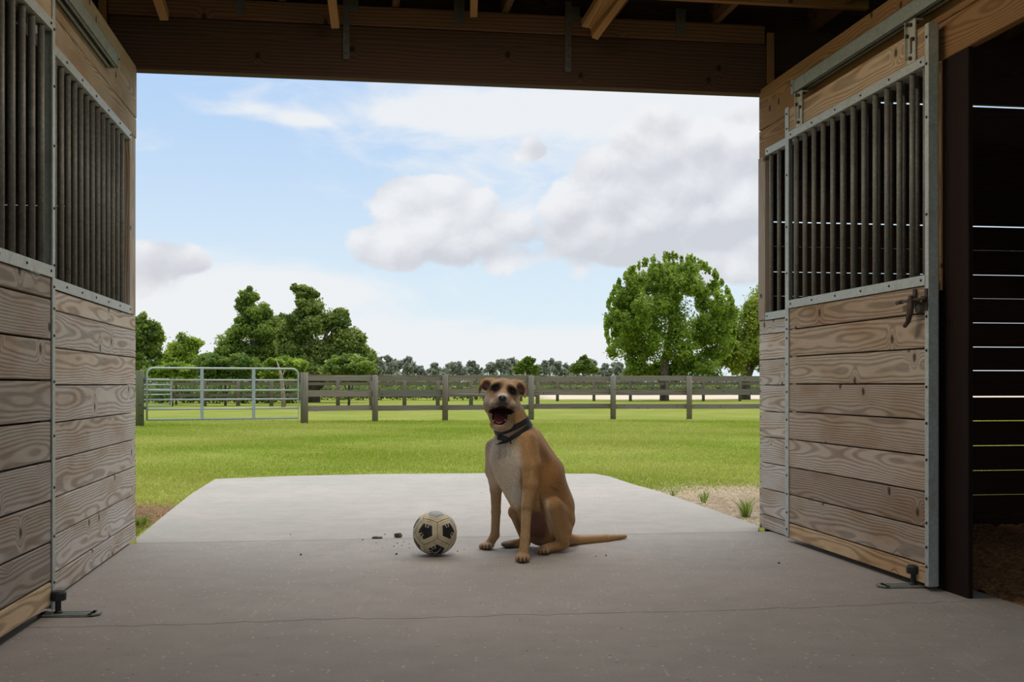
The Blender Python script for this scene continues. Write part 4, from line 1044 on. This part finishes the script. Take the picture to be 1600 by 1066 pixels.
# ------------------------------------------------------------------ crumbs of dirt by the ball
M_DIRT = plain_mat('dried_dirt', (0.10, 0.072, 0.045), 0.95, var=0.4, sc=60.0)
def crumb(name, px, py, l, w, h, label, seed, group=None, ang=0.0):
    rs = random.Random(seed); p = ground(px, py)
    bm = bmesh.new(); bmesh.ops.create_icosphere(bm, subdivisions=2, radius=1.0)
    for v in bm.verts:
        k = 1 + 0.28 * math.sin(v.co.x * 5 + seed) * math.sin(v.co.y * 6 + 2 * seed) + rs.uniform(-0.10, 0.10)
        v.co = Vector((v.co.x * l / 2 * k, v.co.y * w / 2 * k, max(v.co.z, -0.75) * h * 0.57 * k + h * 0.43))
    zmin = min(v.co.z for v in bm.verts)
    for v in bm.verts: v.co.z -= zmin
    me = bpy.data.meshes.new('crumb'); bm.to_mesh(me); bm.free(); me.materials.append(M_DIRT)
    o = link(name, me, T(p.x, p.y, 0) @ Matrix.Rotation(ang, 4, 'Z')); tag(o, label, 'dirt', group)
crumb('dirt_clod', 589, 841.5, 0.060, 0.035, 0.010, 'flat long clod of dirt on the floor joint, leftmost by the ball', 1)
crumb('dirt_clod', 622, 840.0, 0.048, 0.035, 0.022, 'rounded brown clod of dirt just left of the ball', 2)
for i, (px, py, s) in enumerate(((566.5, 844, .008), (601.5, 835.8, .008), (588, 849, .005), (604, 845.5, .004), (621, 849.5, .007), (628, 853, .006), (615.5, 854.5, .007), (597.5, 856.5, .005), (631, 847.5, .006), (639.5, 850.5, .006), (619.5, 867, .012), (639.5, 857, .006), (715, 862, .007), (725, 859.5, .005), (454, 836, .007), (470, 868, .012), (931, 870, .006), (947, 869, .009), (1217, 881, .012), (752, 770, .006))):
    crumb('dirt_crumb', px, py, s, s * 0.9, s * 0.6, 'tiny dark crumb of dirt lying on the concrete', 10 + i, 'dirt crumbs on the concrete', i)

# ------------------------------------------------------------------ dog
def sdf_grid(prims, lo, hi, h):
    nx, ny, nz = [int(math.ceil((hi[i] - lo[i]) / h)) + 1 for i in range(3)]
    f = np.full((nx, ny, nz), 0.06, dtype=np.float32)
    ax = [lo[i] + h * np.arange(n) for i, n in enumerate((nx, ny, nz))]
    for pr in prims:
        kind = pr[0]
        if kind == 'cap':
            _, a, ra, b_, rb, k, sub = pr; a = np.array(a); b_ = np.array(b_); rm = max(ra, rb)
            mn = np.minimum(a, b_) - rm - 0.05; mx = np.maximum(a, b_) + rm + 0.05
        else:
            _, c, rads, rot, k, sub = pr; c = np.array(c); rm = max(rads)
            mn = c - rm - 0.05; mx = c + rm + 0.05
        s = []
        for i in range(3):
            i0 = max(0, int((mn[i] - lo[i]) / h)); i1 = min(f.shape[i], int((mx[i] - lo[i]) / h) + 2); s.append(slice(i0, i1))
        X, Y, Z = np.meshgrid(ax[0][s[0]], ax[1][s[1]], ax[2][s[2]], indexing='ij')
        if X.size == 0: continue
        if kind == 'cap':
            d = b_ - a; L2 = d @ d
            t = np.clip(((X - a[0]) * d[0] + (Y - a[1]) * d[1] + (Z - a[2]) * d[2]) / L2, 0, 1)
            g = np.sqrt((X - a[0] - t * d[0]) ** 2 + (Y - a[1] - t * d[1]) ** 2 + (Z - a[2] - t * d[2]) ** 2) - (ra + (rb - ra) * t)
        else:
            P = np.stack([X - c[0], Y - c[1], Z - c[2]], -1) @ np.array(rot).T    # rows of rot = ellipsoid axes
            q = P / np.array(rads); k0 = np.linalg.norm(q, axis=-1); k1 = np.linalg.norm(q / np.array(rads), axis=-1) + 1e-9
            g = k0 * (k0 - 1) / k1
        o = f[s[0], s[1], s[2]]
        if sub:
            g = -g; hh = np.clip(0.5 - 0.5 * (o - g) / k, 0, 1); r = o + (g - o) * hh + k * hh * (1 - hh)
        else:
            hh = np.clip(0.5 + 0.5 * (o - g) / k, 0, 1); r = o + (g - o) * hh - k * hh * (1 - hh)
        f[s[0], s[1], s[2]] = r
    return f
def surface_nets(f, lo, h):
    nx, ny, nz = f.shape; ins = f < 0
    cnt = np.zeros((nx - 1, ny - 1, nz - 1), np.int8)
    for dx in (0, 1):
        for dy in (0, 1):
            for dz in (0, 1): cnt += ins[dx:nx - 1 + dx, dy:ny - 1 + dy, dz:nz - 1 + dz]
    act = np.argwhere((cnt > 0) & (cnt < 8))
    idx = np.full(cnt.shape, -1, np.int32); idx[act[:, 0], act[:, 1], act[:, 2]] = np.arange(len(act))
    acc = np.zeros((len(act), 3)); num = np.zeros(len(act))
    cor = [(0, 0, 0), (1, 0, 0), (0, 1, 0), (1, 1, 0), (0, 0, 1), (1, 0, 1), (0, 1, 1), (1, 1, 1)]
    vals = [f[act[:, 0] + c[0], act[:, 1] + c[1], act[:, 2] + c[2]] for c in cor]
    for a in range(8):
        for b in range(a + 1, 8):
            if sum(abs(cor[a][i] - cor[b][i]) for i in range(3)) != 1: continue
            m = (vals[a] < 0) != (vals[b] < 0)
            t = np.where(m, vals[a] / (vals[a] - vals[b] + 1e-12), 0)
            p = np.array(cor[a])[None] + t[:, None] * (np.array(cor[b]) - np.array(cor[a]))[None]
            acc += p * m[:, None]; num += m
    v = (act + acc / num[:, None]) * h + np.array(lo)
    faces = []
    for axis in range(3):
        sl0 = [slice(None)] * 3; sl1 = [slice(None)] * 3; sl0[axis] = slice(0, -1); sl1[axis] = slice(1, None)
        a, b = ins[tuple(sl0)], ins[tuple(sl1)]
        u, w = [i for i in range(3) if i != axis]
        e = np.argwhere(a != b); e = e[(e[:, u] > 0) & (e[:, w] > 0) & (e[:, u] < f.shape[u] - 1) & (e[:, w] < f.shape[w] - 1)]
        flip = a[e[:, 0], e[:, 1], e[:, 2]]
        def cell(du, dw):
            q = e.copy(); q[:, u] += du; q[:, w] += dw; return idx[q[:, 0], q[:, 1], q[:, 2]]
        q = np.stack([cell(-1, -1), cell(0, -1), cell(0, 0), cell(-1, 0)], -1)
        if axis == 1: flip = ~flip
        q[~flip] = q[~flip][:, ::-1]
        faces.append(q)
    return v, np.concatenate(faces)
def dog():
    PXM = lambda Y: Y / F
    def cap(a, ra, b, rb, k=0.02, sub=False):
        return ('cap', at(*a), ra * PXM(a[2]), at(*b), rb * PXM(b[2]), k, sub)
    def ell(c, r, k=0.02, sub=False, rz=0.0, rx=0.0, ry=0.0):
        """r in px (across, depth, up); rz yaw, rx pitch, ry roll in degrees"""
        m = (Matrix.Rotation(R(rz), 3, 'Z') @ Matrix.Rotation(R(rx), 3, 'X') @ Matrix.Rotation(R(ry), 3, 'Y')).transposed()
        s = PXM(c[2])
        return ('ell', at(*c), [q * s for q in r], [list(row) for row in m], k, sub)
    P = []
    # trunk
    P += [cap((812, 702, 5.62), 38, (836, 745, 5.70), 43), cap((836, 745, 5.70), 43, (853, 795, 5.79), 44), cap((853, 795, 5.79), 44, (858, 818, 5.83), 38)]
    P += [ell((796, 716, 5.575), (31, 34, 40), 0.03, rx=-12), cap((800, 745, 5.57), 25, (812, 782, 5.62), 17, 0.03)]
    P += [cap((832, 682, 5.66), 14, (862, 735, 5.77), 17, 0.03), cap((862, 735, 5.77), 17, (872, 775, 5.82), 17, 0.03)]
    # neck
    P += [cap((810, 697, 5.61), 34, (796, 650, 5.56), 25, 0.03)]
    # far shoulder and foreleg (dog's right)
    P += [cap((773, 700, 5.62), 15, (773, 735, 5.67), 15, 0.02), cap((773, 735, 5.67), 14, (775, 765, 5.73), 9.2, 0.015), cap((775, 765, 5.73), 9.2, (775, 800, 5.79), 7.2, 0.012),
          cap((775, 800, 5.79), 7.2, (773.5, 836, 5.84), 6.8, 0.01), cap((773.5, 836, 5.84), 7, (765, 850, 5.83), 7, 0.01)]
    P += [ell((761, 852.6, 5.82), (11.5, 13, 5.5), 0.008, rz=15)]
    for i, (dx, dd) in enumerate(((-9.5, 0.0), (-5, -.03), (1, -.035), (6, -.025))): P.append(ell((761 + dx, 854.0, 5.815 + dd), (3.6, 6, 4.3), 0.005))
    # near shoulder and foreleg (dog's left)
    P += [cap((822, 690, 5.53), 17, (829, 728, 5.49), 17, 0.018), cap((829, 728, 5.49), 16.5, (829, 757, 5.465), 12.5, 0.012), cap((829, 757, 5.465), 12, (823, 790, 5.45), 8.6, 0.010),
          cap((823, 790, 5.46), 8.6, (820.5, 840, 5.43), 7.2, 0.01), cap((820.5, 840, 5.43), 7.4, (818, 866, 5.41), 8, 0.01)]
    P += [ell((816.5, 870.5, 5.40), (11.5, 15, 7), 0.008)]
    for dx, dd in ((-8.5, 0.0), (-3, -.03), (3, -.03), (8, -.005)): P.append(ell((816.5 + dx, 873.2, 5.385 + dd), (3.7, 7, 5.2), 0.004))
    # near hind leg
    P += [cap((876, 812, 5.76), 23, (863, 790, 5.62), 14.5, 0.010), cap((863, 790, 5.62), 13.5, (880, 843, 5.69), 10, 0.010), cap((868, 802, 5.65), 13, (879, 830, 5.71), 15, 0.014)]
    P += [cap((881, 850, 5.72), 9, (852, 857.5, 5.65), 7.0, 0.01), ell((849, 859.5, 5.64), (11, 14, 6), 0.008)]
    for dx, dd in ((-8, 0.0), (-3.5, -.03), (2, -.035), (7, -.03)): P.append(ell((848 + dx, 861.0, 5.635 + dd), (3.6, 6, 4.6), 0.004))
    # far hind leg
    P += [cap((840, 815, 5.90), 24, (806, 800, 5.83), 12, 0.02), cap((806, 800, 5.83), 11, (822, 842, 5.92), 9, 0.012), cap((822, 848, 5.90), 7.5, (797, 850, 5.87), 6, 0.01), ell((793, 850.5, 5.865), (10.5, 12, 5.2), 0.008)]
    # belly / groin
    P += [ell((838, 822, 5.82), (20, 22, 28), 0.02)]
    # tail lying on the floor
    P += [cap((884, 843, 5.93), 11, (905, 845, 6.00), 7.5, 0.015), cap((905, 845, 6.00), 7.5, (945, 842.5, 6.10), 6.5, 0.01), cap((945, 842.5, 6.10), 6.5, (977, 838.5, 6.20), 3.0, 0.01)]
    # head
    P += [ell((786, 614, 5.53), (25.5, 30, 23), 0.02, ry=10), ell((783.5, 629, 5.515), (26, 26, 19), 0.02, ry=8)]
    P += [cap((785.5, 616, 5.48), 16, (785, 626.5, 5.385), 12, 0.02)]
    P += [ell((774.5, 630.5, 5.435), (10.5, 22, 8.0), 0.012, ry=-10), ell((796, 632, 5.435), (10.5, 22, 8.0), 0.012, ry=14)]
    P += [ell((785, 630, 5.385), (10.5, 11, 5.0), 0.010)]
    P += [ell((774, 600.5, 5.465), (8.5, 10, 5.0), 0.012, ry=-28), ell((800.5, 605.5, 5.465), (8.5, 10, 5.0), 0.012, ry=40)]
    # cheeks and lower jaw
    P += [ell((763, 632, 5.53), (8, 16, 13), 0.015), ell((805, 634, 5.53), (8, 16, 13), 0.015)]
    P += [cap((767, 640, 5.52), 8.0, (773, 661, 5.43), 6.0, 0.012), cap((800, 642, 5.52), 8.0, (787, 663, 5.43), 6.0, 0.012), ell((780, 665.5, 5.435), (10.5, 16, 4.6), 0.010), ell((784, 663, 5.50), (19, 20, 12), 0.02)]
    # open mouth
    P += [ell((780.6, 652, 5.41), (10.6, 32, 11.2), 0.005, True, rx=8), ell((783.5, 643.5, 5.43), (19.5, 28, 5.2), 0.006, True, ry=3), ell((784, 639.5, 5.38), (8.0, 18, 5.0), 0.006, True)]
    # eye sockets
    P += [ell((775.0, 607.0, 5.428), (5.0, 7, 2.6), 0.006, True, ry=-30), ell((799.5, 611.5, 5.428), (5.0, 7, 2.6), 0.006, True, ry=42)]
    # folded ears
    P += [cap((769, 598, 5.56), 7.5, (760, 597, 5.55), 6.5, 0.012), ell((759.5, 601.0, 5.535), (9.5, 4.0, 9.5), 0.005, ry=30), cap((753.0, 598, 5.535), 3.8, (748.8, 614, 5.505), 1.9, 0.005)]
    P += [cap((803, 600, 5.56), 7.5, (812, 600, 5.55), 6.0, 0.012), ell((814.0, 607.0, 5.535), (8.5, 4.0, 11.5), 0.005, ry=-20), cap((818.5, 603, 5.535), 3.8, (820.3, 620.5, 5.505), 1.9, 0.005)]
    P += [ell((760.5, 601.5, 5.512), (6.3, 5, 6.3), 0.004, True, ry=30), ell((813.3, 607.5, 5.512), (5.6, 5, 8.2), 0.004, True, ry=-20)]
    lo = np.array([-0.22, 5.20, -0.03]); hi = np.array([0.68, 6.30, 0.93]); h = 0.0042
    f = sdf_grid(P, lo, hi, h)
    v, q = surface_nets(f, lo, h)
    # gentle smoothing
    nb = np.zeros_like(v); ct = np.zeros(len(v))
    for a, b in ((0, 1), (1, 2), (2, 3), (3, 0)):
        for s, t in ((a, b), (b, a)):
            np.add.at(nb, q[:, s], v[q[:, t]]); np.add.at(ct, q[:, s], 1)
    v = v * 0.55 + 0.45 * nb / np.maximum(ct, 1)[:, None]
    v[:, 2] = np.maximum(v[:, 2], 0.0008)
    # normals for painting
    fn = np.cross(v[q[:, 2]] - v[q[:, 0]], v[q[:, 3]] - v[q[:, 1]]); vn = np.zeros_like(v)
    for k in range(4): np.add.at(vn, q[:, k], fn)
    vn /= np.linalg.norm(vn, axis=1)[:, None] + 1e-9
    if (vn[:, 2] * (v[:, 2] - 0.4)).mean() < 0: vn = -vn; q = q[:, ::-1]
    # coat colours plus painted shading streaks and creases, by place on the body
    x = F * v[:, 0] / v[:, 1] + 800; y = HOR - F * (v[:, 2] - H) / v[:, 1]; dep = v[:, 1]
    col = np.tile(np.array([0.43, 0.245, 0.100]), (len(v), 1))
    rs = np.random.RandomState(2)
    def mixc(c, w): col[:] = col * (1 - w[:, None]) + np.array(c)[None] * w[:, None]
    def blob(cx, cy, rx, ry, c, amt=1.0, soft=0.5, dmax=None, dmin=None, rot=0.0, extra=None):
        ca, sa = math.cos(R(rot)), math.sin(R(rot)); dx, dy = x - cx, y - cy
        d = np.sqrt(((dx * ca + dy * sa) / rx) ** 2 + ((-dx * sa + dy * ca) / ry) ** 2)
        w = np.clip((1 - d) / soft, 0, 1); w = w * w * (3 - 2 * w) * amt
        if dmax is not None: w = w * np.clip((dmax - dep) / 0.03, 0, 1)
        if dmin is not None: w = w * np.clip((dep - dmin) / 0.03, 0, 1)
        if extra is not None: w = w * extra
        mixc(c, w)
    front = np.clip(-vn[:, 1] * 1.3 + 0.1, 0, 1)
    # darker saddle down the back, dark brown mark on the flank
    blob(868, 745, 40, 70, (0.33, 0.16, 0.055), 0.7, 0.7, rot=-25)
    blob(852, 712, 9, 24, (0.13, 0.065, 0.03), 0.55, 0.8, rot=-25)
    blob(832, 700, 8, 40, (0.28, 0.14, 0.05), 0.5, 0.8)
    # pale throat, chest, belly
    blob(788, 732, 38, 66, (0.74, 0.62, 0.475), 0.95, 0.45, dmax=5.72, extra=np.clip(front * 1.3 + 0.1, 0, 1) * np.clip((822 - x) / 10, 0, 1))
    blob(768, 712, 18, 34, (0.66, 0.54, 0.41), 0.7, 0.6, dmax=5.74)
    blob(806, 775, 16, 28, (0.76, 0.68, 0.57), 0.9, 0.6, dmax=5.7)
    blob(781, 705, 4, 22, (0.40, 0.26, 0.13), 0.5, 0.9, dmax=5.6)
    blob(788, 668, 26, 14, (0.52, 0.38, 0.23), 0.9, 0.6)
    blob(800, 690, 20, 14, (0.45, 0.29, 0.15), 0.5, 0.8)
    # forelegs and feet
    blob(775, 800, 16, 62, (0.44, 0.30, 0.165), 0.85, 0.6, dmax=5.85, dmin=5.66)
    blob(822, 820, 12, 62, (0.43, 0.285, 0.145), 0.75, 0.6, dmax=5.55)
    blob(832, 730, 6, 30, (0.46, 0.27, 0.11), 0.6, 0.8, dmax=5.6)
    blob(846, 790, 4, 26, (0.12, 0.06, 0.03), 0.75, 0.8, rot=-8)  # crease shade between belly and thigh, painted into the coat
    blob(856, 748, 24, 36, (0.42, 0.205, 0.062), 0.7, 0.7)
    blob(815, 800, 2.5, 60, (0.58, 0.43, 0.26), 0.5, 0.9, dmax=5.55)
    for cx, cy in ((761, 852), (816, 872), (850, 859), (793, 851)): blob(cx, cy, 16, 11, (0.42, 0.28, 0.16), 0.7, 0.6)
    for cx, cy, dd in ((761, 853.5, ((-7.5, 0), (-2, 0), (3.5, 0))), (816.5, 873, ((-6, 0), (0, 0), (5.7, 0))), (848, 861, ((-6, 0), (-.8, 0), (4.5, 0)))):
        for dx, _ in dd: blob(cx + dx, cy + 1.5, 1.5, 6.5, (0.07, 0.04, 0.025), 0.9, 0.6)  # shade between the toes, painted as dark lines
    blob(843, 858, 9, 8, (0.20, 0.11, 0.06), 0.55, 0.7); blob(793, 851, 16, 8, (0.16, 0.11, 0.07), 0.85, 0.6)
    blob(805, 812, 6, 22, (0.46, 0.33, 0.19), 0.7, 0.7, dmin=5.74, rot=-18)
    blob(868, 765, 3.5, 14, (0.16, 0.08, 0.03), 0.7, 0.9, rot=-62)  # crease shade along the top of the thigh, painted in
    # belly skin, pale inner edge of the near thigh
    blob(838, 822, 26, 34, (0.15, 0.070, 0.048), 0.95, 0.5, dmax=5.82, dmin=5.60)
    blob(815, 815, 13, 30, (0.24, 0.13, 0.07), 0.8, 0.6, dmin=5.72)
    for t in np.linspace(0, 1, 9): blob(854.5 + 13 * t - 3 * math.sin(t * 3), 784 + 58 * t, 6, 9, (0.58, 0.45, 0.30), 0.7, 0.8, dmax=5.72)
    blob(884, 806, 16, 34, (0.33, 0.17, 0.065), 0.6, 0.7)
    # head
    head = np.clip((670 - y) / 6, 0, 1) * np.clip((5.62 - dep) / 0.02, 0, 1)
    blob(787, 606, 34, 22, (0.40, 0.245, 0.125), 0.8, 0.6, extra=head)
    blob(762, 628, 13, 20, (0.52, 0.43, 0.34), 0.85, 0.7, extra=head); blob(807, 632, 11, 20, (0.52, 0.42, 0.31), 0.8, 0.7, extra=head)
    blob(784, 600, 6, 11, (0.17, 0.10, 0.06), 0.7, 0.8, extra=head)
    for cx, cy, ro in ((774.5, 606, -33), (799.8, 610.5, 47)): blob(cx, cy, 14.0, 9.5, (0.016, 0.012, 0.010), 0.98, 0.5, extra=head, rot=ro)
    blob(767.5, 614.5, 4.0, 7, (0.42, 0.27, 0.11), 0.85, 0.7, extra=head, rot=20); blob(803.5, 622.5, 4, 7, (0.36, 0.22, 0.09), 0.85, 0.7, extra=head, rot=-20)
    blob(785, 629, 23, 14, (0.30, 0.235, 0.18), 0.9, 0.6, extra=head)
    blob(785, 618.0, 10.5, 5.5, (0.62, 0.57, 0.52), 0.9, 0.6, extra=head)
    blob(785, 631.5, 13, 7.0, (0.075, 0.06, 0.055), 0.95, 0.6, extra=head)
    blob(771, 637, 9, 3.0, (0.11, 0.085, 0.075), 0.8, 0.6, extra=head, rot=8); blob(799, 638, 9, 3.0, (0.11, 0.085, 0.075), 0.8, 0.6, extra=head, rot=-4)
    # ears: dark velvety insides, tan rims
    for cx, cy, rx, ry, ro in ((760, 602, 8.5, 9.5, 20), (814, 608, 8.0, 12, -20), (750.5, 607, 2.6, 8, 18)):
        blob(cx, cy, rx, ry, (0.060, 0.032, 0.028), 0.95, 0.35, rot=ro, extra=np.clip((dep - 5.46) / 0.02, 0, 1) * np.clip(0.2 + 1.2 * front, 0, 1))
    # mouth lining
    mw = (((x - 780.6) / 11.8) ** 2 + ((y - 652) / 12.2) ** 2 < 1.0) | (((x - 783.5) / 20.5) ** 2 + ((y - 643.5) / 6.0) ** 2 < 1.0) | (((x - 784) / 9.0) ** 2 + ((y - 639.5) / 6.0) ** 2 < 1.0)
    inner = mw & (dep < 5.54) & (dep > 5.37) & (y > 634)
    mixc((0.045, 0.014, 0.014), np.where(inner, 0.95, 0.0))
    blob(784, 672, 24, 9, (0.58, 0.45, 0.30), 0.8, 0.6)
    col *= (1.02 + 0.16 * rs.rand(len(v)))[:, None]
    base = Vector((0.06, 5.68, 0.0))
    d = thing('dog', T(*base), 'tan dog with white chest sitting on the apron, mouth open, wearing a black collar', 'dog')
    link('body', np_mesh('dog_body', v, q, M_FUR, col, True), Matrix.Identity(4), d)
    # nose, eyes
    def ellipsoid(name, c, r, mat, parent, ry=0.0, sub=3):
        bm = bmesh.new(); bmesh.ops.create_icosphere(bm, subdivisions=sub, radius=1.0); s = PXM(c[2])
        for w in bm.verts: w.co = Vector((w.co.x * r[0] * s, w.co.y * r[1] * s, w.co.z * r[2] * s))
        me = bpy.data.meshes.new(name); bm.to_mesh(me); bm.free(); me.materials.append(mat); me.polygons.foreach_set('use_smooth', [True] * len(me.polygons))
        return link(name, me, Matrix.Translation(at(*c)) @ Matrix.Rotation(R(ry), 4, 'Y'), parent)
    M_NOSE = plain_mat('wet_black_nose', (0.012, 0.012, 0.014), 0.35, spec=0.5)
    M_EYE = plain_mat('dark_brown_eye', (0.010, 0.007, 0.006), 0.35, spec=0.4)
    M_TONG = plain_mat('pink_tongue', (0.34, 0.085, 0.08), 0.35, var=0.2)
    M_TOOTH = plain_mat('tooth', (0.62, 0.54, 0.42), 0.4, var=0.1)
    nose = ellipsoid('nose', (785, 622.8, 5.358), (6.8, 6, 5.4), M_NOSE, d, ry=6)
    for dx in (-3.2, 3.4): ellipsoid('nostril', (785 + dx, 624.3, 5.341), (1.5, 1.2, 1.2), M_BLACK, nose, sub=2)
    ellipsoid('eye', (775.2, 606.8, 5.446), (2.8, 2.6, 2.0), M_EYE, d); ellipsoid('eye', (799.5, 611.5, 5.446), (2.8, 2.6, 2.0), M_EYE, d)
    # tongue: a hollowed slab on the lower jaw, edges turned up
    pts = [(783, 648.5, 5.50, 8.5), (782, 652, 5.46, 9.5), (781, 656.5, 5.42, 9.2), (780, 660.3, 5.398, 7.8), (779.8, 661.8, 5.396, 5.0)]
    g = []; n = 11
    for px, py, Y, w in pts:
        for k in range(n):
            t = -1 + 2 * k / (n - 1); g.append(at(px + w * t, py - 4.2 * t * t, Y - 0.004 * t * t))
    m = len(g); g += [p + Vector((0, 0.004, -0.006)) for p in g[:m]]
    fs = []
    for i in range(len(pts) - 1):
        for k in range(n - 1):
            a = i * n + k; fs.append((a, a + 1, a + n + 1, a + n)); fs.append((m + a, m + a + n, m + a + n + 1, m + a + 1))
    e = (len(pts) - 1) * n
    for k in range(n - 1): fs.append((e + k, e + k + 1, m + e + k + 1, m + e + k))
    mb = MB(); mb.add(g, fs); mb.build('tongue', Matrix.Identity(4), M_TONG, d, True)
    mb = MB()
    for px, py, Y, ln, r in ((771.2, 659.0, 5.405, -3.0, 1.1), (789.3, 658.0, 5.405, -3.0, 1.1), (767.6, 648.5, 5.45, -2.6, 1.1), (795.2, 650.0, 5.45, -2.6, 1.1)):
        a = at(px, py, Y); b = at(px, py + ln, Y); s = PXM(Y); mb.tube([a, a.lerp(b, .6), b], [r * s, r * .75 * s, r * .2 * s], 6)
    tag(mb.build('teeth', Matrix.Identity(4), M_TOOTH, d, True), kind='stuff')
    # collar: a band that follows the neck, measured off the body field
    def radius(c, dr):
        r = 0.03
        while r < 0.2:
            p = c + dr * r; i = [int(round((p[k] - lo[k]) / h)) for k in range(3)]
            if any(i[k] < 0 or i[k] >= f.shape[k] for k in range(3)) or f[i[0], i[1], i[2]] > 0: return r
            r += 0.001
        return r
    M_STRAPB = plain_mat('black_collar_webbing', (0.016, 0.018, 0.020), 0.6, var=0.3)
    def band(name, c, e1, e2, width, thick, parent, rmax):
        ax = e1.cross(e2).normalized(); n = 40; rr = []
        for k in range(n):
            th = 2 * math.pi * k / n; dr = e1 * math.cos(th) + e2 * math.sin(th); rr.append(min(radius(c, dr), rmax))
        for _ in range(3): rr = [(rr[k - 1] + rr[k] * 2 + rr[(k + 1) % n]) / 4 for k in range(n)]
        g = []
        for k in range(n):
            th = 2 * math.pi * k / n; dr = e1 * math.cos(th) + e2 * math.sin(th)
            for r_, a_ in ((rr[k] - 0.004, -1), (rr[k] + thick, -1), (rr[k] + thick, 1), (rr[k] - 0.004, 1)): g.append(c + dr * r_ + ax * (a_ * width / 2))
        fs = [(4 * k + j, 4 * ((k + 1) % n) + j, 4 * ((k + 1) % n) + (j + 1) % 4, 4 * k + (j + 1) % 4) for k in range(n) for j in range(4)]
        mb = MB(); mb.add(g, fs); return mb.build(name, Matrix.Identity(4), M_STRAPB, parent, False)
    def basis(slope, drop):
        e1 = Vector((1, 0, slope)).normalized(); e2 = Vector((0, -1, -drop)); e2 = (e2 - e1 * e2.dot(e1)).normalized(); return e1, e2
    cl = band('collar', at(796, 667, 5.57), *basis(0.42, 0.12), 0.026, 0.004, d, 0.105)
    cl['label'] = 'black webbing collar with receiver box'
    band('second_strap', at(803, 678, 5.585), *basis(0.62, 0.10), 0.020, 0.004, cl, 0.115)
    p = at(785, 684.5, 5.435); mb = MB(); s = 0.0031
    link('receiver_box', box_mesh(0.050, 0.024, 0.026, 0.005, M_STRAPB), Matrix.Translation(p) @ Matrix.Rotation(R(8), 4, 'Y'), cl)
    mb = MB(); mb.tube([at(775.5 + 3.4 * math.cos(a), 690 + 4 * math.sin(a), 5.44) for a in np.linspace(0, 2 * math.pi, 13)], 0.0018, 6, False); mb.build('tag_ring', Matrix.Identity(4), M_ZINC, cl, True)
    mb = MB(); mb.tube([at(797.5, 684, 5.44), at(798, 694, 5.435)], 0.004, 6); mb.build('strap_end', Matrix.Identity(4), M_STRAPB, cl)
dog()
